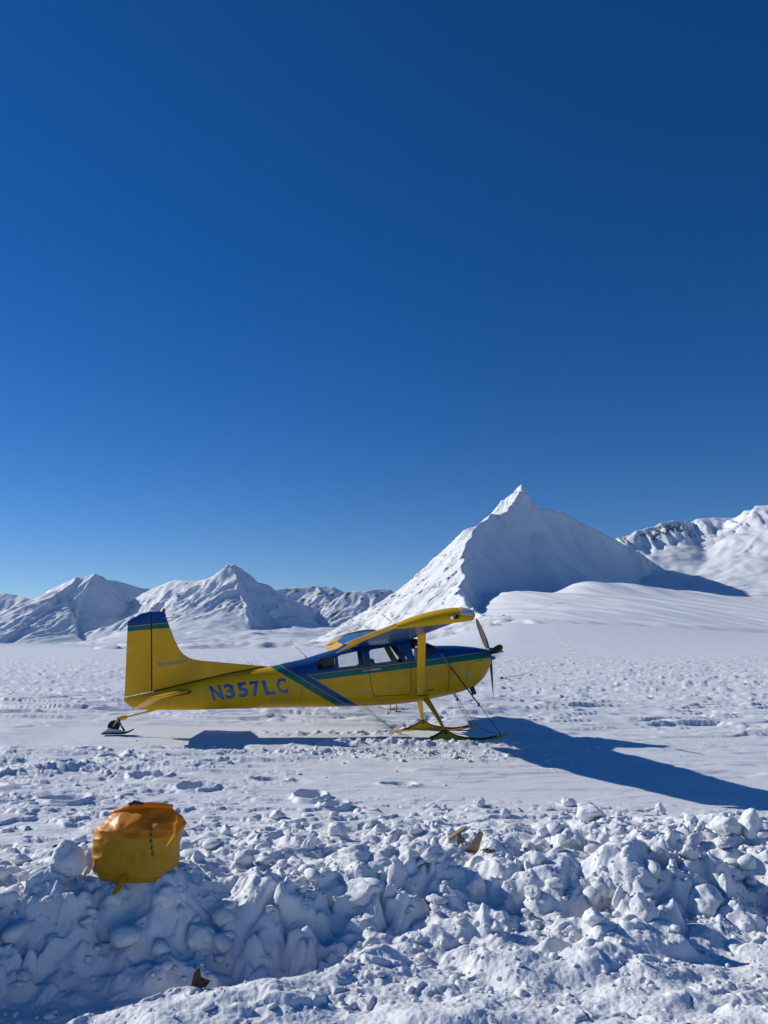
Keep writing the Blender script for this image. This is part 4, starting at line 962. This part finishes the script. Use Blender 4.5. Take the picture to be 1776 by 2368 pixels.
block(1318, 1866, .17, .13, 2, 'smooth white snow lump lying alone at the far edge of the bank', cuts=4)
block(1372, 1895, .30, .17, 3, 'big drifted snow mound with a sunlit left side behind the bank', cuts=4)
block(1531, 1884, .12, .17, 4, 'small pointed cone of snow standing near the wing shadow', cuts=8)
block(1745, 1935, .20, .24, 5, 'leaning snow slab beside a lower lump beyond the bank', tilt=(0, .35, 0))
block(1690, 1930, .26, .15, 6, 'low rounded lump at the foot of a leaning snow slab')
block(1236, 2072, .16, .13, 7, 'ball shaped snow block resting on the ledge at the foot of the bank', cuts=5)
block(1145, 2155, .095, .075, 8, 'small square cut snow block on the pit floor', cuts=7)
block(1378, 2138, .13, .09, 9, 'oval snow lump on the pit floor beside the ledge', cuts=4)
block(150, 2010, .30, .36, 10, 'large upright snow slab propped left of the orange bag', tilt=(0, .15, .3), dpt=.16)
block(212, 2000, .16, .28, 11, 'narrow snow slab leaning against the orange bag', tilt=(0, -.15, .4), dpt=.12)
block(185, 1975, .16, .20, 12, 'rounded snow lump behind the slabs beside the orange bag')
block(362, 2030, .20, .085, 13, 'flat white snow plate lying at the foot of the orange bag', dpt=.14)
block(250, 2085, .26, .20, 14, 'rounded snow block on the shaded wall below the orange bag')
block(385, 2090, .30, .22, 15, 'broad snow block on the shaded wall right of the bag strap')
block(455, 2190, .28, .26, 16, 'jagged snow block with a sunlit crest on the shaded wall')
block(640, 1895, .17, .11, 17, 'split snow lump on the flat ground behind the bank', cuts=7)
block(840, 2080, .42, .22, 18, 'long rounded snow block at the foot of the bank wall', dpt=.3)
block(820, 1990, .34, .20, 19, 'wide flat topped snow block on the bank left of the wood')
block(1090, 2060, .30, .26, 20, 'big shaded snow block on the wall below the wood', dpt=.25)
block(1400, 2070, .24, .27, 21, 'tall steep snow block with a shaded front in the bank wall', dpt=.25)
block(1480, 2060, .36, .25, 22, 'massive smooth snow block in the bank wall', dpt=.35)
block(1500, 2120, .24, .28, 23, 'dark faceted snow slab standing at the foot of the massive block', dpt=.12)
block(1640, 2100, .40, .30, 24, 'ridged snow block with sunlit ribs at the end of the bank', dpt=.4)
block(1240, 2000, .30, .20, 25, 'squat snow block on the bank right of the wood')
block(1000, 1985, .26, .16, 26, 'low snow block on the bank just in front of the wood')
for i, (px, py) in enumerate(((560, 2000), (600, 1955), (880, 1930), (960, 1930), (1170, 1890), (1110, 1865), (1260, 1935), (1330, 1960), (1560, 1950), (1600, 1990), (1700, 2010), (80, 2060), (40, 2000), (520, 1930), (470, 1960), (780, 1930))):
    block(px, py, rng.uniform(.10, .18), rng.uniform(.08, .14), 60 + i, 'small broken snow lump among the rubble of the shovelled bank', group='snow lumps on the bank', cuts=5)

# ================================================================ DRY BAG
bx, by, bz = ground_hit(298, 2056); by += 0.13
bz = 0.5 * (bz + gh1(bx, by)) - 0.055
bag = empty('dry_bag', (bx, by, bz), rad(-4)); bag.scale = (.95, .95, .95)
tag(bag, 'plump orange and yellow roll top dry bag sitting on the snow bank', 'bag')
BT = [0, .03, .10, .25, .45, .62, .74, .83, .90, .95, 1.0]
BW = [.205, .245, .268, .274, .272, .284, .288, .272, .238, .215, .200]
BD = [.12, .16, .180, .190, .190, .185, .165, .130, .085, .045, .018]
BC = [0, 0, 0, -.002, 0, .006, .010, .014, .016, .016, .016]
def bag_point(ph, t):
    w, dp, cx = np.interp(t, BT, BW), np.interp(t, BT, BD), np.interp(t, BT, BC)
    c, s_ = math.cos(ph), math.sin(ph); e = 2 / 2.7
    x = math.copysign(abs(c) ** e, c) * w; y = math.copysign(abs(s_) ** e, s_) * dp; z = t * 0.455
    left = max(0.0, -x / 0.28) ** 1.5
    z -= 0.075 * left * max(0, (t - 0.45) / 0.55) + 0.02 * max(0, x / .28) * max(0, (t - .6) / .4)
    p = Vector((x, y, z))
    n1 = mnoise.noise(Vector((x * 4, y * 4, z * 5))); n2 = mnoise.noise(Vector((x * 9 + 4, y * 9, z * 16))); n3 = mnoise.noise(Vector((x * 26, y * 14, z * 22 + 5)))
    cr = 0.5 - abs(mnoise.noise(Vector((x * 7 + z * 6, y * 5, z * 11 - x * 5)))); cr2 = 0.5 - abs(mnoise.noise(Vector((x * 22, y * 6, z * 7 + 9))))
    amp = 0.010 * n1 + 0.007 * n2 + 0.003 * n3 + 0.022 * (cr - .3) * (0.5 + 0.6 * left + 0.5 * (t > .6)) + 0.014 * (cr2 - .3) * sstep(.55, .8, t) * (1 - sstep(.86, .97, t))
    rad_ = Vector((x / max(w, .05), y / max(dp, .05) * 1.0, 0)); rad_ = rad_.normalized() if rad_.length > 1e-6 else rad_
    p += rad_ * float(amp) * (1 - 0.5 * sstep(.93, 1, t)); p.z += 0.008 * float(n2) * t; p.x += float(cx)
    return p
nph, nt_ = 150, 80
V = np.array([bag_point(2 * PI * i / nph, j / (nt_ - 1)) for i in range(nph) for j in range(nt_)])
bm_ = grid_mesh('bag_body', V, nph, nt_, wrap=True)
def bag_material(name, col, top):
    m = bpy.data.materials.new(name); m.use_nodes = True; n, l = m.node_tree.nodes, m.node_tree.links; p = n['Principled BSDF']; out = n['Material Output']
    tc = n.new('ShaderNodeTexCoord'); sp = n.new('ShaderNodeSeparateXYZ'); l.new(tc.outputs['Object'], sp.inputs[0])
    nz = n.new('ShaderNodeTexNoise'); nz.inputs['Scale'].default_value = 5; l.new(tc.outputs['Object'], nz.inputs['Vector'])
    ad = n.new('ShaderNodeMath'); ad.operation = 'MULTIPLY_ADD'; l.new(nz.outputs[0], ad.inputs[0]); ad.inputs[1].default_value = 0.10; l.new(sp.outputs[2], ad.inputs[2])
    mr = n.new('ShaderNodeMapRange'); mr.inputs[1].default_value = 0.30; mr.inputs[2].default_value = 0.36; l.new(ad.outputs[0], mr.inputs[0])
    mx = n.new('ShaderNodeMix'); mx.data_type = 'RGBA'; l.new(mr.outputs[0], mx.inputs[0]); mx.inputs[6].default_value = (*col, 1); mx.inputs[7].default_value = (*top, 1)
    l.new(mx.outputs[2], p.inputs['Base Color']); p.inputs['Roughness'].default_value = 0.45; p.inputs['Coat Weight'].default_value = 0.04; p.inputs['Coat Roughness'].default_value = 0.25
    t = n.new('ShaderNodeBsdfTranslucent'); l.new(mx.outputs[2], t.inputs[0])
    ms = n.new('ShaderNodeMixShader'); ms.inputs[0].default_value = 0.34; l.new(p.outputs[0], ms.inputs[1]); l.new(t.outputs[0], ms.inputs[2]); l.new(ms.outputs[0], out.inputs[0])
    return m
M['bag'] = bag_material('coated_nylon', (0.72, 0.38, 0.004), (0.88, 0.32, 0.010))  # orange top colour partly paints in sunlight glowing through the empty upper bag
body = link('bag_body', bm_, M['bag'], bag)
MB(False).rings([[(math.cos(a) * w * .9, math.sin(a) * d * .9, z) for a in [2 * PI * k / 20 for k in range(20)]] for z, w, d in ((.012, .19, .12), (.06, .24, .16), (.18, .25, .165), (.27, .235, .15), (.31, .17, .09))]).build('contents', mat('bag_contents', (0.10, 0.09, 0.05), .9), bag)
# rolled closure along the top
rg = []
for t in np.linspace(0, 1, 26):
    x = 0.016 - 0.215 + 0.425 * t; z = 0.447 + 0.020 * math.sin(PI * min(1, t * 1.05)) - 0.055 * (1 - t) ** 2.2 + 0.004 * mnoise.noise(Vector((t * 9, 0, 0))); y = -0.005 - 0.02 * math.sin(PI * t)
    e = 1 - 0.35 * abs(2 * t - 1) ** 6
    rg.append([(x, y + 0.024 * e * math.cos(a) * (1 + 0.25 * mnoise.noise(Vector((t * 14, a, 3)))), z + 0.019 * e * math.sin(a)) for a in [2 * PI * k / 16 for k in range(16)]])
roll = MB(False).rings(rg).build('roll_closure', M['bag'], bag, angle=80)
MB(False).box((0.005, -0.035, 0.474), (0.075, 0.022, 0.014), Matrix.Rotation(rad(12), 3, 'Y')).build('buckle', M['black'], roll, bevel=0.003)
MB(False).box((-0.045, -0.03, 0.468), (0.035, 0.024, 0.016), Matrix.Rotation(rad(-20), 3, 'Y')).build('buckle', M['black'], roll, bevel=0.003)
MB(False).rings([[(x - w, y, z), (x - w, y - .004, z + .002), (x + w, y - .004, z + .002), (x + w, y, z)] for x, y, z, w in ((0.005, -.165, .085, .012), (.0, -.195, .055, .016), (-.012, -.215, .02, .022), (-.03, -.235, -.012, .020), (-.042, -.25, -.03, .012))]).build('strap_tail', M['bag'], bag, angle=60)
bv = V[V[:, 1] < 0]
for k, (ch, z0) in enumerate(zip('EXPED', (0.330, 0.294, 0.256, 0.222, 0.186))):
    me = glyph(ch, 0.04); b = bmesh.new(); b.from_mesh(me); xs = [v.co.x for v in b.verts]; ys = [v.co.y for v in b.verts]
    for q in range(1, 4):
        bmesh.ops.bisect_plane(b, geom=b.verts[:] + b.edges[:] + b.faces[:], plane_co=(0, min(ys) + (max(ys) - min(ys)) * q / 4, 0), plane_no=(0, 1, 0))
    sx = 0.022 if k < 2 else 0.017
    yp = float(bv[(np.abs(bv[:, 0] - 0.147 - .006 * k) < .016) & (np.abs(bv[:, 2] - z0 - .014) < .019), 1].min()) - 0.002
    for v in b.verts:
        x = 0.135 + 0.006 * k + (v.co.x - min(xs)) / (max(xs) - min(xs)) * sx; z = z0 + (v.co.y - min(ys)) / (max(ys) - min(ys)) * 0.028 - 0.15 * (x - .14)
        v.co = (x, yp, z)
    out = bpy.data.meshes.new('printed_letter'); b.to_mesh(out); b.free(); link('printed_letter', out, M['dark'], body)

# ================================================================ WOOD SCRAPS
def scrap(name, px, py, label, cat='wood', rz=0.0, lift=0.0):
    x, y, z = ground_hit(px, py); z = max(z, gh1(x, y)); o = empty(name, (x, y, z + lift), rz); o.scale = (1.1, 1.1, .8); return tag(o, label, cat)
w1 = scrap('wood_plank', 1058, 1946, 'thin weathered wooden plank tilted against the snow above a notched board', rz=.3, lift=.015)
MB(False).box((0.0, 0, 0.045), (0.15, 0.045, 0.022), Matrix.Rotation(rad(-38), 3, 'Y')).build('board', M['wood'], w1, bevel=0.002)
MB(False).box((0.012, -0.012, 0.022), (0.02, 0.02, 0.05)).build('cleat', M['darkwood'], w1)
w2 = scrap('notched_board', 1066, 1953, 'small tan board with a row of notches along its lower edge')
MB(False).add([(-.027, -.02, .012), (.034, -.02, .012), (.022, .012, .06), (-.024, .012, .06), (-.027, -.012, .008), (.034, -.012, .008), (.022, .02, .058), (-.024, .02, .058)], [(0, 1, 2, 3), (4, 7, 6, 5), (0, 4, 5, 1), (1, 5, 6, 2), (2, 6, 7, 3), (3, 7, 4, 0)]).build('board', M['wood'], w2, smooth=False)
for k in range(5): MB(False).box((-.022 + k * .013, -.018, .004), (.006, .012, .016)).build('tooth', M['darkwood'], w2)
w3 = scrap('wood_board', 1098, 1968, 'tall tapered tan board standing on a dark wooden base', rz=-.25)
MB(False).add([(p[0], p[1] + dy, p[2]) for dy in (0, .018) for p in ((-.055, -.02, .01), (.028, -.02, .006), (.034, .0, .05), (.052, .03, .13), (.047, .035, .15), (.02, .035, .152), (.012, .03, .13), (-.02, .01, .07))], [tuple(range(8)), tuple(range(15, 7, -1))] + [(i, (i + 1) % 8, 8 + (i + 1) % 8, 8 + i) for i in range(8)]).build('board', M['wood'], w3, smooth=False)
MB(False).box((-0.005, -.005, 0.004), (.105, .05, .018)).build('base', M['darkwood'], w3, bevel=.002)
w4 = scrap('stick_bundle', 1130, 1972, 'little heap of brown splinters beside the tapered board')
for k in range(7):
    a = rng.uniform(-.5, .5) + (PI if k % 2 else 0); c = Vector((rng.uniform(-.02, .02), rng.uniform(-.015, .015), .008 + .004 * k)); d_ = Vector((math.cos(a), math.sin(a) * .6, rng.uniform(-.1, .35))) * rng.uniform(.02, .036)
    MB(False).tube([tuple(c - d_), tuple(c + d_)], .005, 5).build('splinter', M['darkwood'] if k % 3 else M['wood'], w4)
w5 = scrap('wood_stake', 456, 2282, 'dark brown pointed wooden stake with a hole standing on the near ledge', lift=-.012)
MB(False).add([(p[0], p[1] + dy, p[2]) for dy in (0, .022) for p in ((-.030, 0, 0), (.022, 0, 0), (.026, 0, .030), (.012, 0, .055), (.006, 0, .095), (-.006, 0, .108), (-.016, 0, .095), (-.024, 0, .045))], [tuple(range(8)), tuple(range(15, 7, -1))] + [(i, (i + 1) % 8, 8 + (i + 1) % 8, 8 + i) for i in range(8)]).build('stake', M['darkwood'], w5, smooth=False)
MB(False).add([(.012, .004, .055), (.052, .015, .034), (.034, .012, .004), (.018, .004, .004), (.012, .026, .055), (.052, .03, .034), (.034, .03, .004), (.018, .026, .004)], [(0, 1, 2, 3), (4, 7, 6, 5), (0, 4, 5, 1), (1, 5, 6, 2), (2, 6, 7, 3), (3, 7, 4, 0)]).build('side_piece', M['darkwood'], w5, smooth=False)
MB(False).tube([(-.004, -.0015, .028), (-.004, .004, .028)], .007, 10).build('hole', M['black'], w5)
w6 = scrap('bark_strip', 140, 1957, 'dark brown splinter of wood lying flat beside the upright snow slab', rz=.3)
MB(False).add([(-.06, -.01, .0), (.06, -.012, .012), (.062, .012, .014), (-.055, .014, .002), (-.05, -.006, .018), (.055, -.008, .030), (.058, .010, .03), (-.05, .01, .016)], [(0, 3, 2, 1), (4, 5, 6, 7), (0, 1, 5, 4), (1, 2, 6, 5), (2, 3, 7, 6), (3, 0, 4, 7)]).build('strip', M['darkwood'], w6, smooth=False)

# ================================================================ TRACKS ON THE SLOPE
def slope_h(X, Y):
    return np.maximum(ground_h(X, Y, fine=False), np.where((X > -290) & (Y > 650) & (Y < 2540), main_fn(X, Y)[0], -1e3))
def slope_hit(px, py):
    a, b = (px - PW / 2) / FPX, (PH / 2 - py) / FPX; dy = math.cos(PITCH) - b * math.sin(PITCH); dz = math.sin(PITCH) + b * math.cos(PITCH)
    Y = np.exp(np.linspace(math.log(30), math.log(2200), 6000)); k = np.argmax(CZ + dz / dy * Y <= slope_h(a / dy * Y, Y))
    return a / dy * Y[k], Y[k]
def track(pix, width, high, label):
    P = np.array([slope_hit(*p) for p in pix]); Q = []
    for a, b in zip(P[:-1], P[1:]):
        n_ = max(2, int(np.hypot(*(b - a)) / 4)); Q += [a + (b - a) * i / n_ for i in range(n_)]
    Q = np.array(Q + [P[-1]]); n = np.arange(len(Q)); T = np.gradient(Q, axis=0); T /= np.maximum(np.hypot(T[:, 0], T[:, 1]), 1e-6)[:, None]; N = np.stack([-T[:, 1], T[:, 0]], 1)
    Q = Q + N * (1.5 * fbm(n / 5.0, n * 0 + 3.3, 3))[:, None]
    V = []
    for off, h in ((-1, -.05), (-.45, 1), (-.1, -.03), (.2, .8), (1, -.05)):
        p = Q + N * off * width; V.append(np.stack([p[:, 0], p[:, 1], slope_h(p[:, 0], p[:, 1]) + 0.02 + h * high * (0.7 + 0.6 * perlin(n / 1.7, n * 0 + off))], 1))
    V = np.stack(V, 1).reshape(-1, 3)
    return tag(link('ski_track', grid_mesh('ski_track', V, len(Q), 5), M['snow']), label, kind='structure')
track([(1205, 1357), (1194, 1381), (1186, 1409), (1213, 1420), (1271, 1434), (1289, 1447), (1286, 1464), (1300, 1483), (1316, 1495), (1326, 1513), (1318, 1524), (1338, 1536)], 0.5, 0.14, 'winding ski track coming down from the bowl to the plain')
track([(1208, 1414), (1268, 1401), (1329, 1387), (1381, 1379), (1326, 1361)], 1.3, 0.5, 'zigzag ski track climbing the smooth apron')
track([(1147, 1370), (1213, 1392), (1246, 1402), (1300, 1413)], 1.2, 0.45, 'straight ski track crossing the smooth apron')
track([(1285, 1538), (1295, 1547), (1263, 1552), (1198, 1564), (1149, 1570)], 0.35, 0.12, 'faint boot track on the plain beyond the propeller')

# ================================================================ AIR
me = MB(False).box((0, 0, 380), (19000, 19000, 900)).mesh('haze', False)
hm = bpy.data.materials.new('air'); hm.use_nodes = True; hn = hm.node_tree.nodes; hn.remove(hn['Principled BSDF'])
pv = hn.new('ShaderNodeVolumePrincipled'); pv.inputs['Color'].default_value = (0.5, 0.72, 1.0, 1); pv.inputs['Density'].default_value = 2.2e-5; pv.inputs['Anisotropy'].default_value = 0.2
hm.node_tree.links.new(pv.outputs[0], hn['Material Output'].inputs['Volume'])
tag(link('haze', me, hm), 'thin blue mountain air', 'haze', kind='stuff')
